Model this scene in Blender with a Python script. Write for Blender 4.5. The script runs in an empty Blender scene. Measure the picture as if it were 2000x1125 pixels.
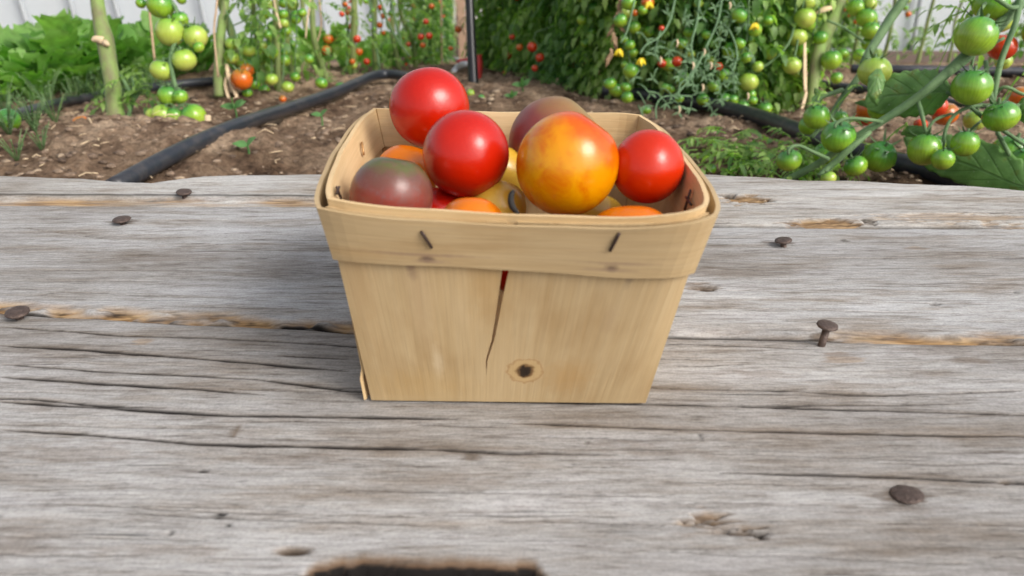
import bpy, math, random
import numpy as np
from mathutils import Vector, Matrix, Quaternion
R = math.radians
S = bpy.context.scene
C = S.collection
# ------------------------------------------------------------------ camera, sky, sun, exposure
CAM_Z = 0.1858; PITCH = R(26.1); F = 1500.0
cam_d = bpy.data.cameras.new('camera'); cam = bpy.data.objects.new('camera', cam_d); C.objects.link(cam)
cam.location = (0, 0, CAM_Z); cam.rotation_euler = (R(90) - PITCH, 0, 0)
cam_d.sensor_width = 36; cam_d.lens = 27; cam_d.clip_start = 0.01; cam_d.clip_end = 500
cam_d.dof.use_dof = True; cam_d.dof.focus_distance = 0.45; cam_d.dof.aperture_fstop = 12
S.camera = cam
SUN = Vector((0.66, -0.52, 0.72)).normalized()
w = bpy.data.worlds.new('World'); S.world = w; w.use_nodes = True
nt = w.node_tree; bg = nt.nodes['Background']
sky = nt.nodes.new('ShaderNodeTexSky'); sky.sky_type = 'NISHITA'; sky.sun_disc = False
sky.sun_elevation = math.asin(SUN.z); sky.sun_rotation = math.atan2(SUN.x, SUN.y)
sky.air_density = 1.0; sky.dust_density = 4.0; sky.ozone_density = 1.0
hs = nt.nodes.new('ShaderNodeHueSaturation'); hs.inputs['Saturation'].default_value = 0.35
nt.links.new(sky.outputs[0], hs.inputs['Color']); nt.links.new(hs.outputs[0], bg.inputs[0]); bg.inputs[1].default_value = 0.15
sl = bpy.data.lights.new('sun', 'SUN'); sl.energy = 1.5; sl.angle = R(27); sl.color = (1, 0.95, 0.88)
so = bpy.data.objects.new('sun', sl); C.objects.link(so); so.location = (2, -2, 3)
so.rotation_euler = SUN.to_track_quat('Z', 'Y').to_euler()
S.view_settings.view_transform = 'Standard'; S.view_settings.look = 'None'
S.view_settings.exposure = 0.48; S.view_settings.gamma = 1
S.render.engine = 'CYCLES'
try:
    S.cycles.use_denoising = True; S.cycles.denoiser = 'OPENIMAGEDENOISE'
except Exception: pass
S.cycles.max_bounces = 7; S.cycles.transparent_max_bounces = 8

# ------------------------------------------------------------------ helpers
rng = random.Random(7)
FW = Vector((0, math.cos(PITCH), -math.sin(PITCH))); UP = Vector((0, math.sin(PITCH), math.cos(PITCH)))
CO = Vector((0, 0, CAM_Z))
def ray(px, py): return FW + Vector((1, 0, 0)) * ((px - 1000) / F) + UP * ((562.5 - py) / F)
def atD(px, py, D): return CO + ray(px, py) * D          # a point D metres in front of the lens
def atZ(px, py, z=0.0):                                   # a point on a level plane
    r = ray(px, py); return CO + r * ((z - CAM_Z) / r.z)
def lerp(a, b, t): return a + (b - a) * t
def sstep(a, b, x):
    t = np.clip((np.asarray(x, float) - a) / (b - a), 0, 1); return t * t * (3 - 2 * t)

class Noise2:
    def __init__(s, seed, n=256): s.n = n; s.g = np.random.RandomState(seed).rand(n, n)
    def __call__(s, x, y):
        xi = np.floor(x).astype(int); yi = np.floor(y).astype(int); fx = x - xi; fy = y - yi
        fx = fx * fx * (3 - 2 * fx); fy = fy * fy * (3 - 2 * fy); n = s.n
        a = s.g[xi % n, yi % n]; b = s.g[(xi + 1) % n, yi % n]; c = s.g[xi % n, (yi + 1) % n]; d = s.g[(xi + 1) % n, (yi + 1) % n]
        return (a * (1 - fx) + b * fx) * (1 - fy) + (c * (1 - fx) + d * fx) * fy - 0.5
def fbm(nz, x, y, o=4, g=0.5):
    t = 0; a = 1
    for k in range(o): t = t + a * nz(x * 2 ** k + 17.3 * k, y * 2 ** k + 9.1 * k); a *= g
    return t

class MB:
    """collects shapes for one mesh"""
    def __init__(s): s.v = []; s.f = []; s.r = []; s.uv = {}
    def add(s, vs, fs, r=0.5):
        o = len(s.v); s.v += [tuple(v) for v in vs]
        s.f += [tuple(i + o for i in f) for f in fs]; s.r += [r] * len(fs)
    def tube(s, pts, rad, n=8, sub=3, r=0.5, caps=True, flat=1.0):
        pts = [Vector(p) for p in pts]
        if not hasattr(rad, '__len__'): rad = [rad] * len(pts)
        P = []; Q = []
        m = len(pts)
        if m > 2 and sub > 1:
            for i in range(m - 1):
                p0 = pts[max(i - 1, 0)]; p1 = pts[i]; p2 = pts[i + 1]; p3 = pts[min(i + 2, m - 1)]
                for k in range(sub):
                    t = k / sub
                    P.append(0.5 * ((2 * p1) + (p2 - p0) * t + (2 * p0 - 5 * p1 + 4 * p2 - p3) * t * t + (3 * p1 - p0 - 3 * p2 + p3) * t ** 3))
                    Q.append(lerp(rad[i], rad[i + 1], t))
            P.append(pts[-1]); Q.append(rad[-1])
        else: P = pts; Q = list(rad)
        vs = []; fs = []; ref = None
        for i, p in enumerate(P):
            d = (P[min(i + 1, len(P) - 1)] - P[max(i - 1, 0)])
            d = d.normalized() if d.length > 1e-9 else Vector((0, 0, 1))
            if ref is None: ref = d.orthogonal().normalized()
            ref = (ref - d * ref.dot(d)); ref = ref.normalized() if ref.length > 1e-6 else d.orthogonal().normalized()
            b = d.cross(ref)
            for k in range(n):
                a = 2 * math.pi * k / n
                vs.append(p + (ref * math.cos(a) + b * math.sin(a) * flat) * Q[i])
        for i in range(len(P) - 1):
            for k in range(n):
                fs.append((i * n + k, i * n + (k + 1) % n, (i + 1) * n + (k + 1) % n, (i + 1) * n + k))
        if caps:
            fs.append(tuple(range(n))[::-1]); fs.append(tuple((len(P) - 1) * n + k for k in range(n)))
        s.add(vs, fs, r)
    def leaflet(s, pos, d, nrm, L, W, r=0.5, droop=0.3, lobes=True, fold=0.25, seg=5):
        d = d.normalized(); side = d.cross(nrm).normalized(); nrm = side.cross(d).normalized()
        vs = []; fs = []
        for i in range(seg + 1):
            t = i / seg
            wv = math.sin(math.pi * min(1, t * 0.93 + 0.07) ** 0.75) * W * 0.5
            if lobes: wv *= 1.0 + (0.28 if i % 2 else -0.12)
            if i == seg: wv = 0
            c = pos + d * (L * t * (1 - 0.15 * droop * t)) - nrm * (L * droop * t * t)
            up = nrm * (fold * wv)
            vs += [c - side * wv + up, c, c + side * wv + up]
        for i in range(seg):
            a = i * 3
            fs += [(a, a + 1, a + 4, a + 3), (a + 1, a + 2, a + 5, a + 4)]
        s.add(vs, fs, r)
    def compound(s, pos, d, L, n=3, lw=0.5, rr=None, droop=0.5, rad=0.0012):
        """a tomato leaf: a midrib with pairs of lobed leaflets"""
        d = Vector(d).normalized(); up = Vector((0, 0, 1)); side = d.cross(up)
        if side.length < 0.05: side = Vector((1, 0, 0))
        side.normalize(); nrm = side.cross(d).normalized()
        def pt(t): return pos + d * L * t - up * (droop * L * t * t)
        s.tube([pt(0), pt(.33), pt(.66), pt(1)], [rad, rad * .8, rad * .6, rad * .3], n=4, sub=1, r=0.9, caps=False)
        for k in range(n):
            t = 0.3 + 0.62 * k / max(1, n)
            for sg in (-1, 1):
                ll = L * 0.36 * (1 - 0.35 * abs(t - 0.55)) * rng.uniform(.8, 1.15)
                dd = (d * 0.55 + side * sg + nrm * rng.uniform(-.25, .25) - up * droop * t)
                s.leaflet(pt(t + rng.uniform(-.03, .03)), dd, nrm + side * sg * rng.uniform(-.3, .3), ll, ll * lw * rng.uniform(.85, 1.2), rng.random() if rr is None else rr, rng.uniform(.1, .6))
        s.leaflet(pt(1), (pt(1) - pt(.8)), nrm, L * 0.36, L * 0.36 * lw * 1.1, rng.random() if rr is None else rr, .4)
    def build(s, name, mat, parent=None, smooth=True, loc=None):
        me = bpy.data.meshes.new(name)
        me.from_pydata(s.v, [], s.f); me.materials.append(mat)
        if len(s.f):
            a = me.attributes.new('rnd', 'FLOAT', 'FACE'); a.data.foreach_set('value', np.array(s.r, 'f'))
            if smooth: me.polygons.foreach_set('use_smooth', np.ones(len(s.f), bool))
        me.update()
        return link(name, me, parent, loc)
def link(name, me, parent=None, loc=None):
    o = bpy.data.objects.new(name, me); C.objects.link(o)
    if loc is not None: o.location = loc
    if parent is not None:
        o.parent = parent
    return o
def tag(o, label=None, cat=None, group=None, kind=None):
    if label: o['label'] = label
    if cat: o['category'] = cat
    if group: o['group'] = group
    if kind: o['kind'] = kind
    return o
def empty(name, loc, label, cat, group=None):
    o = bpy.data.objects.new(name, None); C.objects.link(o); o.location = loc; o.empty_display_size = 0.02
    return tag(o, label, cat, group)
def rehome(root, *objs):      # children built in world coordinates under a root that is not at the origin
    for o in objs: o.matrix_parent_inverse = Matrix.Translation(-root.location)

# ------------------------------------------------------------------ materials
class NT:
    def __init__(s, name):
        s.m = bpy.data.materials.new(name); s.m.use_nodes = True; s.t = s.m.node_tree
        s.b = s.t.nodes['Principled BSDF']; s.out = s.t.nodes['Material Output']
    def n(s, ty, **kw):
        x = s.t.nodes.new(ty)
        for k, v in kw.items():
            if k.startswith('i_'):
                key = k[2:]; key = int(key) if key.isdigit() else key.replace('_', ' ')
                x.inputs[key].default_value = v
            else: setattr(x, k, v)
        return x
    def l(s, a, b): s.t.links.new(a, b)
    def coord(s, which='Object', scale=(1, 1, 1), loc=(0, 0, 0)):
        tc = s.n('ShaderNodeTexCoord'); mp = s.n('ShaderNodeMapping')
        mp.inputs['Scale'].default_value = scale; mp.inputs['Location'].default_value = loc
        s.l(tc.outputs[which], mp.inputs[0]); return mp.outputs[0]
    def noise(s, vec, scale=5, detail=4, rough=0.55, dist=0):
        x = s.n('ShaderNodeTexNoise'); x.inputs['Scale'].default_value = scale; x.inputs['Detail'].default_value = detail
        x.inputs['Roughness'].default_value = rough; x.inputs['Distortion'].default_value = dist
        if vec is not None: s.l(vec, x.inputs['Vector'])
        return x.outputs['Fac']
    def ramp(s, fac, stops, interp='LINEAR'):
        x = s.n('ShaderNodeValToRGB'); cr = x.color_ramp; cr.interpolation = interp
        while len(cr.elements) > 1: cr.elements.remove(cr.elements[-1])
        for i, (p, c) in enumerate(stops):
            if not hasattr(c, '__len__'): c = (c, c, c)
            e = cr.elements[0] if i == 0 else cr.elements.new(p)
            e.position = p; e.color = (*c, 1)
        s.l(fac, x.inputs[0]); return x.outputs[0]
    def mix(s, fac, a, b, mode='MIX'):
        x = s.n('ShaderNodeMix', data_type='RGBA', blend_type=mode)
        for sock, v in ((x.inputs[0], fac), (x.inputs[6], a), (x.inputs[7], b)):
            if hasattr(v, 'is_linked'): s.l(v, sock)
            elif hasattr(v, '__len__'): sock.default_value = (*v, 1)
            else: sock.default_value = v
        return x.outputs[2]
    def math(s, op, a, b=0.0, c=0.0, clamp=False):
        x = s.n('ShaderNodeMath', operation=op); x.use_clamp = clamp
        for i, v in enumerate((a, b, c)):
            if hasattr(v, 'is_linked'): s.l(v, x.inputs[i])
            else: x.inputs[i].default_value = v
        return x.outputs[0]
    def attr(s, name): return s.n('ShaderNodeAttribute', attribute_name=name).outputs['Fac']
    def bump(s, h, strength=0.5, dist=0.001):
        x = s.n('ShaderNodeBump'); x.inputs['Strength'].default_value = strength; x.inputs['Distance'].default_value = dist
        s.l(h, x.inputs['Height']); s.l(x.outputs[0], s.b.inputs['Normal']); return x
    def setc(s, c):
        if hasattr(c, 'is_linked'): s.l(c, s.b.inputs['Base Color'])
        else: s.b.inputs['Base Color'].default_value = (*c, 1)
    def p(s, **kw):
        for k, v in kw.items(): s.b.inputs[k.replace('_', ' ')].default_value = v
        return s

def mat_plain(name, c, rough=0.6, var=0.15, scale=30, metallic=0.0, bump=0.0):
    n = NT(name); v = n.coord(); f = n.noise(v, scale, 4)
    n.setc(n.mix(f, tuple(x * (1 - var) for x in c), tuple(min(1, x * (1 + var)) for x in c)))
    n.p(Roughness=rough, Metallic=metallic)
    if bump: n.bump(f, bump, 0.002)
    return n.m

def mat_plank(name, seed, tn=(1, 1, 1)):
    n = NT(name); off = (seed * 3.1, seed * 1.7, 0)
    vw = n.coord('Object', (1, 1, 1), off)
    # wobble the grain a little so that it is not ruler straight
    wob = n.noise(n.coord('Object', (4, 6, 1), off), 1.0, 3)
    sep = n.n('ShaderNodeSeparateXYZ'); n.l(vw, sep.inputs[0])
    yy = n.math('ADD', sep.outputs[1], n.math('MULTIPLY', n.math('SUBTRACT', wob, 0.5), 0.010))
    def grain(sx, sy):
        cm = n.n('ShaderNodeCombineXYZ'); n.l(n.math('MULTIPLY', sep.outputs[0], sx), cm.inputs[0]); n.l(n.math('MULTIPLY', yy, sy), cm.inputs[1]); return cm.outputs[0]
    g1 = n.noise(grain(26, 240), 1.0, 5, 0.72)
    g2 = n.noise(grain(110, 1000), 1.0, 4, 0.75)
    g3 = n.noise(grain(11, 70), 1.0, 4, 0.65)
    g4 = n.noise(grain(12, 520), 1.0, 3, 0.6)
    big = n.noise(grain(3.5, 16), 1.0, 4, 0.6)
    fine = n.noise(vw, 900, 3, 0.6)
    T = lambda *c_: tuple(t * q for t, q in zip(tn, c_))
    base = n.ramp(big, [(0.3, T(.31, .285, .26)), (0.5, T(.44, .425, .41)), (0.68, T(.56, .55, .54))])
    c = n.mix(1.0, base, n.ramp(g3, [(0.30, (.66, .58, .50)), (0.43, (.90, .87, .84)), (0.52, (1.0, 1.0, 1.0)), (0.66, (1.07, 1.07, 1.09))]), 'MULTIPLY')
    c = n.mix(1.0, c, n.ramp(g1, [(0.30, (.40, .36, .33)), (0.42, (.80, .78, .76)), (0.52, .98), (0.7, 1.08)]), 'MULTIPLY')
    c = n.mix(1.0, c, n.ramp(g2, [(0.30, .50), (0.42, .86), (0.52, 1.0), (0.72, 1.15)]), 'MULTIPLY')
    c = n.mix(1.0, c, n.ramp(g4, [(0.28, .30), (0.34, .78), (0.38, 1.0)]), 'MULTIPLY')
    c = n.mix(0.6, c, n.ramp(fine, [(0.35, .75), (0.6, 1.1)]), 'MULTIPLY')
    org = n.ramp(n.noise(grain(30, 320), 1, 4), [(0.34, (.045, .026, .015)), (0.45, (.22, .13, .06)), (0.55, (.36, .23, .11)), (0.7, (.47, .34, .20))])
    c = n.mix(n.attr('fresh'), c, org)
    sp = n.mix(n.attr('stain'), (1, 1, 1), (.42, .31, .22)); c = n.mix(1.0, c, sp, 'MULTIPLY')
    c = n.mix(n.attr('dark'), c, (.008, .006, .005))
    n.setc(c); n.p(Roughness=0.85); n.b.inputs['Specular IOR Level'].default_value = 0.25
    h = n.math('ADD', n.math('MULTIPLY', g1, 0.6), n.math('ADD', n.math('MULTIPLY', g2, 0.6), n.math('MULTIPLY', fine, 0.15)))
    n.bump(h, 0.5, 0.0009)
    return n.m

def mat_veneer(name, spots=(), knot=None, horiz=False, tone=1.0):
    """thin basket wood; UV in metres, grain along V (or U)"""
    n = NT(name); sc = (8, 260, 1) if horiz else (260, 8, 1)
    g = n.noise(n.coord('UV', sc), 1.0, 4, 0.6, 0.4)
    g2 = n.noise(n.coord('UV', (sc[0] * 5, sc[1] * 5, 1)), 1.0, 3, 0.6)
    b = n.noise(n.coord('UV', (25, 14, 1) if not horiz else (14, 30, 1)), 1.0, 4)
    c = n.ramp(g, [(0.22, (.43 * tone, .30 * tone, .15 * tone)), (0.5, (.475 * tone, .342 * tone, .183 * tone)), (0.78, (.51 * tone, .378 * tone, .212 * tone))])
    c = n.mix(1.0, c, n.ramp(b, [(0.3, (.80, .73, .64)), (0.5, (1, 1, 1)), (0.7, (1.06, 1.07, 1.10))]), 'MULTIPLY')
    c = n.mix(0.45, c, n.ramp(g2, [(0.3, .8), (0.6, 1.04)]), 'MULTIPLY')
    tc = n.n('ShaderNodeTexCoord')
    wob = n.noise(n.coord('UV', (300, 300, 1)), 1.0, 2)
    for (u, v, ru, rv, col, st) in spots:
        mp = n.n('ShaderNodeMapping'); n.l(tc.outputs['UV'], mp.inputs[0])
        mp.inputs['Scale'].default_value = (1 / ru, 1 / rv, 0); mp.inputs['Location'].default_value = (-u / ru, -v / rv, 0)
        ln = n.n('ShaderNodeVectorMath', operation='LENGTH'); n.l(mp.outputs[0], ln.inputs[0])
        f = n.math('ADD', ln.outputs['Value'], n.math('MULTIPLY', n.math('SUBTRACT', wob, .5), .9))
        m = n.ramp(f, [(0.25, st), (1.0, 0.0)])
        c = n.mix(m, c, col)
    if knot:
        u, v, rr = knot
        mp = n.n('ShaderNodeMapping'); n.l(tc.outputs['UV'], mp.inputs[0])
        mp.inputs['Scale'].default_value = (1 / rr, 1.15 / rr, 0); mp.inputs['Location'].default_value = (-u / rr, -v * 1.15 / rr, 0)
        ln = n.n('ShaderNodeVectorMath', operation='LENGTH'); n.l(mp.outputs[0], ln.inputs[0])
        f = n.math('ADD', ln.outputs['Value'], n.math('MULTIPLY', n.math('SUBTRACT', wob, .5), .55))
        kc = n.ramp(f, [(0.0, (.015, .009, .006)), (0.30, (.03, .018, .01)), (0.40, (.20, .11, .045)), (0.5, (.47, .32, .15)), (0.78, (.48, .33, .16)), (0.9, (.36, .22, .10)), (0.98, (.54, .38, .2))])
        km = n.ramp(f, [(0.9, 1.0), (1.0, 0.0)]); c = n.mix(km, c, kc)
    n.setc(c); n.p(Roughness=0.6); n.b.inputs['Specular IOR Level'].default_value = 0.3
    n.bump(n.math('ADD', g, n.math('MULTIPLY', g2, .5)), 0.3, 0.0006)
    return n.m

def mat_tomato(name, stops, mott=None, rough=0.24, streak=0.0, spec=0.5, coat=0.25):
    """colour runs from blossom end (0) to stalk (1) along local Z"""
    n = NT(name); tc = n.n('ShaderNodeTexCoord'); sep = n.n('ShaderNodeSeparateXYZ'); n.l(tc.outputs['Generated'], sep.inputs[0])
    oi = n.n('ShaderNodeObjectInfo')
    v = n.n('ShaderNodeVectorMath', operation='ADD'); n.l(tc.outputs['Generated'], v.inputs[0]); n.l(oi.outputs['Location'], v.inputs[1])
    nz = n.noise(v.outputs[0], 3.0, 4, 0.6)
    z = n.math('ADD', sep.outputs[2], n.math('MULTIPLY', n.math('SUBTRACT', nz, .5), .35))
    c = n.ramp(z, stops)
    if mott:
        m = n.noise(v.outputs[0], mott[0], 5, 0.65, 0.6); c = n.mix(n.ramp(m, [(mott[1], 0.0), (mott[2], 1.0)]), c, mott[3])
    if streak:
        ang = n.math('ARCTAN2', n.math('SUBTRACT', sep.outputs[1], .5), n.math('SUBTRACT', sep.outputs[0], .5))
        cm = n.n('ShaderNodeCombineXYZ'); n.l(n.math('MULTIPLY', ang, 9.0), cm.inputs[0]); n.l(n.math('MULTIPLY', sep.outputs[2], 1.2), cm.inputs[1])
        st = n.noise(cm.outputs[0], 1.6, 3, 0.6)
        c = n.mix(streak, c, n.ramp(st, [(0.3, .72), (0.5, 1.0), (0.7, 1.35)]), 'MULTIPLY')
    dots = n.noise(v.outputs[0], 60, 2, 0.5)
    c = n.mix(n.ramp(dots, [(0.74, 0.0), (0.80, .3)]), c, (.7, .45, .2))
    n.setc(c); n.p(Roughness=rough); n.b.inputs['Specular IOR Level'].default_value = spec
    n.b.inputs['Coat Weight'].default_value = coat; n.b.inputs['Coat Roughness'].default_value = 0.16
    n.b.inputs['Subsurface Weight'].default_value = 0.12; n.b.inputs['Subsurface Radius'].default_value = (.004, .0015, .0006)
    n.b.inputs['Subsurface Scale'].default_value = 1.0
    rn = n.noise(v.outputs[0], 14, 3); n.bump(rn, 0.05, 0.002)
    return n.m

def mat_leaf(name, a, b, transl=0.35, rough=0.45):
    n = NT(name); r = n.attr('rnd'); v = n.coord('Object'); nz = n.noise(v, 60, 3)
    c = n.mix(r, a, b); c = n.mix(0.6, c, n.ramp(nz, [(0.3, .6), (0.7, 1.35)]), 'MULTIPLY')
    n.setc(c); n.p(Roughness=rough); n.b.inputs['Specular IOR Level'].default_value = 0.4
    tr = n.n('ShaderNodeBsdfTranslucent'); n.l(n.mix(1.0, c, (1.2, 1.5, .5), 'MULTIPLY'), tr.inputs[0])
    mx = n.n('ShaderNodeMixShader'); mx.inputs[0].default_value = transl
    n.l(n.b.outputs[0], mx.inputs[1]); n.l(tr.outputs[0], mx.inputs[2]); n.l(mx.outputs[0], n.out.inputs[0])
    return n.m

def mat_bigleaf(name):
    """UV: u -1..1 across, v 0..1 along"""
    n = NT(name); tc = n.n('ShaderNodeTexCoord'); sep = n.n('ShaderNodeSeparateXYZ'); n.l(tc.outputs['UV'], sep.inputs[0])
    au = n.math('ABSOLUTE', sep.outputs[0]); v = n.coord('Object')
    q = n.math('SUBTRACT', sep.outputs[1], n.math('MULTIPLY', au, 0.33))
    fr = n.math('ABSOLUTE', n.math('SUBTRACT', n.math('FRACT', n.math('MULTIPLY', q, 6.0)), 0.5))
    side = n.ramp(fr, [(0.0, 1.0), (0.05, 0.5), (0.12, 0.0)])
    midr = n.ramp(au, [(0.0, 1.0), (0.035, .9), (0.06, 0.0)])
    vein = n.math('MAXIMUM', n.math('MULTIPLY', side, .65), midr)
    nz = n.noise(v, 45, 4); nf = n.noise(v, 260, 3)
    c = n.ramp(nz, [(0.3, (.13, .27, .07)), (0.55, (.22, .41, .12)), (0.75, (.32, .50, .19))])
    sp = n.noise(n.coord('Object', (1, 1, 1), (3.3, 0, 0)), 85, 2); c = n.mix(n.ramp(sp, [(0.58, 0.0), (0.70, .75)]), c, (.22, .27, .05))
    dt = n.noise(n.coord('Object', (1, 1, 1), (7, 0, 0)), 420, 1); c = n.mix(n.ramp(dt, [(0.71, 0.0), (0.76, .8)]), c, (.55, .6, .45))
    c = n.mix(n.math('MULTIPLY', vein, .55), c, (.13, .24, .09))
    n.setc(c); n.p(Roughness=0.42); n.b.inputs['Specular IOR Level'].default_value = 0.45
    n.bump(n.math('ADD', n.math('MULTIPLY', vein, -.9), n.math('MULTIPLY', nf, .5)), 0.6, 0.0015)
    tr = n.n('ShaderNodeBsdfTranslucent'); n.l(n.mix(1.0, c, (1.3, 1.6, .6), 'MULTIPLY'), tr.inputs[0])
    mx = n.n('ShaderNodeMixShader'); mx.inputs[0].default_value = 0.25
    n.l(n.b.outputs[0], mx.inputs[1]); n.l(tr.outputs[0], mx.inputs[2]); n.l(mx.outputs[0], n.out.inputs[0])
    return n.m

def mat_stem(name, a, b, rough=0.7):
    n = NT(name); f = n.noise(n.coord('Object', (60, 60, 18)), 1.0, 4); f2 = n.noise(n.coord('Object'), 700, 2)
    c = n.mix(n.ramp(f, [(0.35, 0.0), (0.65, 1.0)]), a, b); c = n.mix(.5, c, n.ramp(f2, [(0.3, .8), (0.7, 1.3)]), 'MULTIPLY')
    n.setc(c); n.p(Roughness=rough); n.b.inputs['Sheen Weight'].default_value = 0.15; n.b.inputs['Sheen Tint'].default_value = (.8, 1, .8, 1)
    n.bump(f2, 0.4, 0.001); return n.m

def mat_soil(name):
    n = NT(name); v = n.coord('Object'); big = n.noise(v, 2.2, 4); mid = n.noise(v, 14, 5, .65); fine = n.noise(v, 130, 6, .72); vf = n.noise(v, 520, 3, .7)
    c = n.ramp(mid, [(0.34, (.10, .064, .042)), (0.48, (.25, .175, .118)), (0.64, (.42, .32, .225))])
    c = n.mix(1.0, c, n.ramp(big, [(0.40, (.50, .44, .40)), (0.54, (1.05, 1.02, 1.0)), (0.7, (1.25, 1.2, 1.12))]), 'MULTIPLY')
    c = n.mix(1.0, c, n.ramp(fine, [(0.32, .42), (0.5, .95), (0.7, 1.5)]), 'MULTIPLY')
    c = n.mix(n.ramp(vf, [(0.66, 0.0), (0.74, .7)]), c, (.42, .33, .22))
    n.setc(c); n.p(Roughness=0.95); n.b.inputs['Specular IOR Level'].default_value = 0.15
    n.bump(n.math('ADD', fine, n.math('MULTIPLY', vf, .4)), 0.9, 0.006); return n.m

def mat_clod(name):
    n = NT(name); r = n.attr('rnd'); f = n.noise(n.coord('Object'), 260, 4, .7)
    c = n.ramp(r, [(0.0, (.07, .045, .03)), (0.4, (.21, .145, .10)), (0.8, (.31, .225, .155)), (1.0, (.42, .32, .22))])
    c = n.mix(1.0, c, n.ramp(f, [(0.3, .55), (0.7, 1.4)]), 'MULTIPLY')
    n.setc(c); n.p(Roughness=0.95); n.bump(f, .8, .003); return n.m

def mat_film():
    n = NT('plastic_film'); f = n.noise(n.coord('Object', (2, 1, .5)), 2.0, 3)
    c = n.mix(f, (.88, .95, .99), (.94, .97, .99)); n.setc(c); n.p(Roughness=0.35)
    tr = n.n('ShaderNodeBsdfTranslucent'); n.l(c, tr.inputs[0])
    mx = n.n('ShaderNodeMixShader'); mx.inputs[0].default_value = 0.5
    n.l(n.b.outputs[0], mx.inputs[1]); n.l(tr.outputs[0], mx.inputs[2]); n.l(mx.outputs[0], n.out.inputs[0]); return n.m

def mat_pipe():
    n = NT('black_poly_pipe'); f = n.noise(n.coord('Object'), 55, 5, .7); f2 = n.noise(n.coord('Object'), 8, 3)
    geo = n.n('ShaderNodeNewGeometry'); sp = n.n('ShaderNodeSeparateXYZ'); n.l(geo.outputs['True Normal'], sp.inputs[0])
    dust = n.math('MULTIPLY', n.ramp(f, [(0.45, 0.0), (0.65, 1.0)]), n.ramp(f2, [(0.35, .04), (0.65, .35)]))
    n.setc(n.mix(dust, (.020, .024, .032), (.16, .13, .11))); n.p(Roughness=0.36); n.bump(f, .06, .001); return n.m

M_SOIL = mat_soil('soil'); M_CLOD = mat_clod('soil_clod'); M_FILM = mat_film(); M_PIPE = mat_pipe()
M_NAIL = mat_plain('rusted_nail_iron', (.095, .066, .055), .58, .6, 420, .4, .5)
M_STAPLE = mat_plain('dark_staple_wire', (.06, .038, .03), .5, .3, 300, .5)
M_STAPLE2 = mat_plain('copper_staple_wire', (.42, .24, .10), .4, .3, 300, .6)
M_BLACK = mat_plain('black_painted_metal', (.012, .012, .014), .35, .3, 40)
M_RED = mat_plain('red_painted_metal', (.42, .03, .03), .45, .3, 30)
M_GREY = mat_plain('grey_metal', (.42, .43, .45), .4, .2, 30, .4)
M_WHITE = mat_plain('white_painted_board', (.62, .60, .60), .6, .12, 20)
M_POST = mat_plain('pale_pine_post', (.42, .27, .19), .7, .2, 30)
M_RIB = mat_plain('galvanised_tube', (.44, .47, .50), .5, .12, 10, .2)
M_BASE = mat_plain('brown_base_board', (.17, .125, .105), .8, .3, 12)
M_TWINE = mat_plain('jute_twine', (.42, .29, .18), .9, .3, 200)
M_RAFFIA = mat_plain('dry_raffia', (.62, .47, .30), .75, .3, 60)
M_DRY = mat_plain('dried_leaf', (.34, .22, .13), .85, .35, 70)
M_PETAL = mat_plain('yellow_petal', (.80, .62, .02), .5, .15, 100)
M_LEAF_T = mat_leaf('tomato_leaf', (.11, .23, .06), (.36, .52, .15), .5)
M_LEAF_D = mat_leaf('tomato_leaf_dark', (.085, .20, .07), (.26, .44, .14), .5)
M_LEAF_Y = mat_leaf('tomato_leaf_pale', (.17, .30, .07), (.48, .62, .20), .5)
M_LEAF_G = mat_leaf('brassica_leaf', (.11, .27, .04), (.36, .56, .19), .5, .34)
M_LEAF_H = mat_leaf('young_leaf', (.07, .20, .05), (.16, .34, .12), .35)
M_LEAF_W = mat_leaf('fine_weed', (.10, .20, .08), (.28, .40, .18), .4)
M_BIG = mat_bigleaf('veined_tomato_leaf')
M_STEM = mat_stem('tomato_stem', (.13, .19, .055), (.24, .28, .09))
M_STEM_W = mat_stem('woody_tomato_stem', (.17, .16, .075), (.20, .31, .07))
M_STEM_G = mat_stem('hairy_green_stem', (.07, .14, .05), (.13, .22, .085))
M_TG = mat_tomato('green_tomato_skin', [(0.0, (.36, .46, .06)), (0.4, (.26, .42, .03)), (0.75, (.12, .32, .03)), (1.0, (.05, .20, .045))], streak=.75, rough=.2)
M_TP = mat_tomato('pale_green_tomato_skin', [(0.0, (.52, .53, .12)), (0.5, (.40, .50, .075)), (1.0, (.20, .38, .045))], streak=.5, rough=.22)
M_TO = mat_tomato('orange_tomato_skin', [(0.0, (.72, .17, .012)), (0.6, (.62, .11, .01)), (1.0, (.40, .16, .02))], rough=.25)
M_TR = mat_tomato('red_vine_tomato_skin', [(0.0, (.62, .035, .010)), (1.0, (.55, .06, .012))], rough=.25)
M_FRUIT = {'g': M_TG, 'p': M_TP, 'o': M_TO, 'r': M_TR}

# ------------------------------------------------------------------ the ground
nA = Noise2(11); nB = Noise2(12); nC = Noise2(13)
def gh(x, y, rough=True):
    x = np.asarray(x, float); y = np.asarray(y, float)
    z = -0.097 - 0.061 * (np.clip(y, .87, 1.8) - .87) - 0.16 * (np.clip(y, 1.8, 4.4) - 1.8) - 0.05 * (np.clip(y, 4.4, 8) - 4.4)
    z = z + 0.034 * np.exp(-(((x + .62) / .34) ** 2 + ((y - 1.02) / .17) ** 2))
    z = z + 0.02 * np.exp(-(((x - .62) / .3) ** 2 + ((y - 1.0) / .2) ** 2))
    z = z - 0.014 * np.exp(-(((x + .22) / .16) ** 2 + ((y - .86) / .12) ** 2))
    if rough:
        z = z + 0.020 * fbm(nA, x * 6, y * 6, 3) * sstep(8, 3, y)
        z = z + 0.016 * np.abs(fbm(nB, x * 34, y * 34, 4, .6)) * sstep(5, 2, y)
    return z
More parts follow.
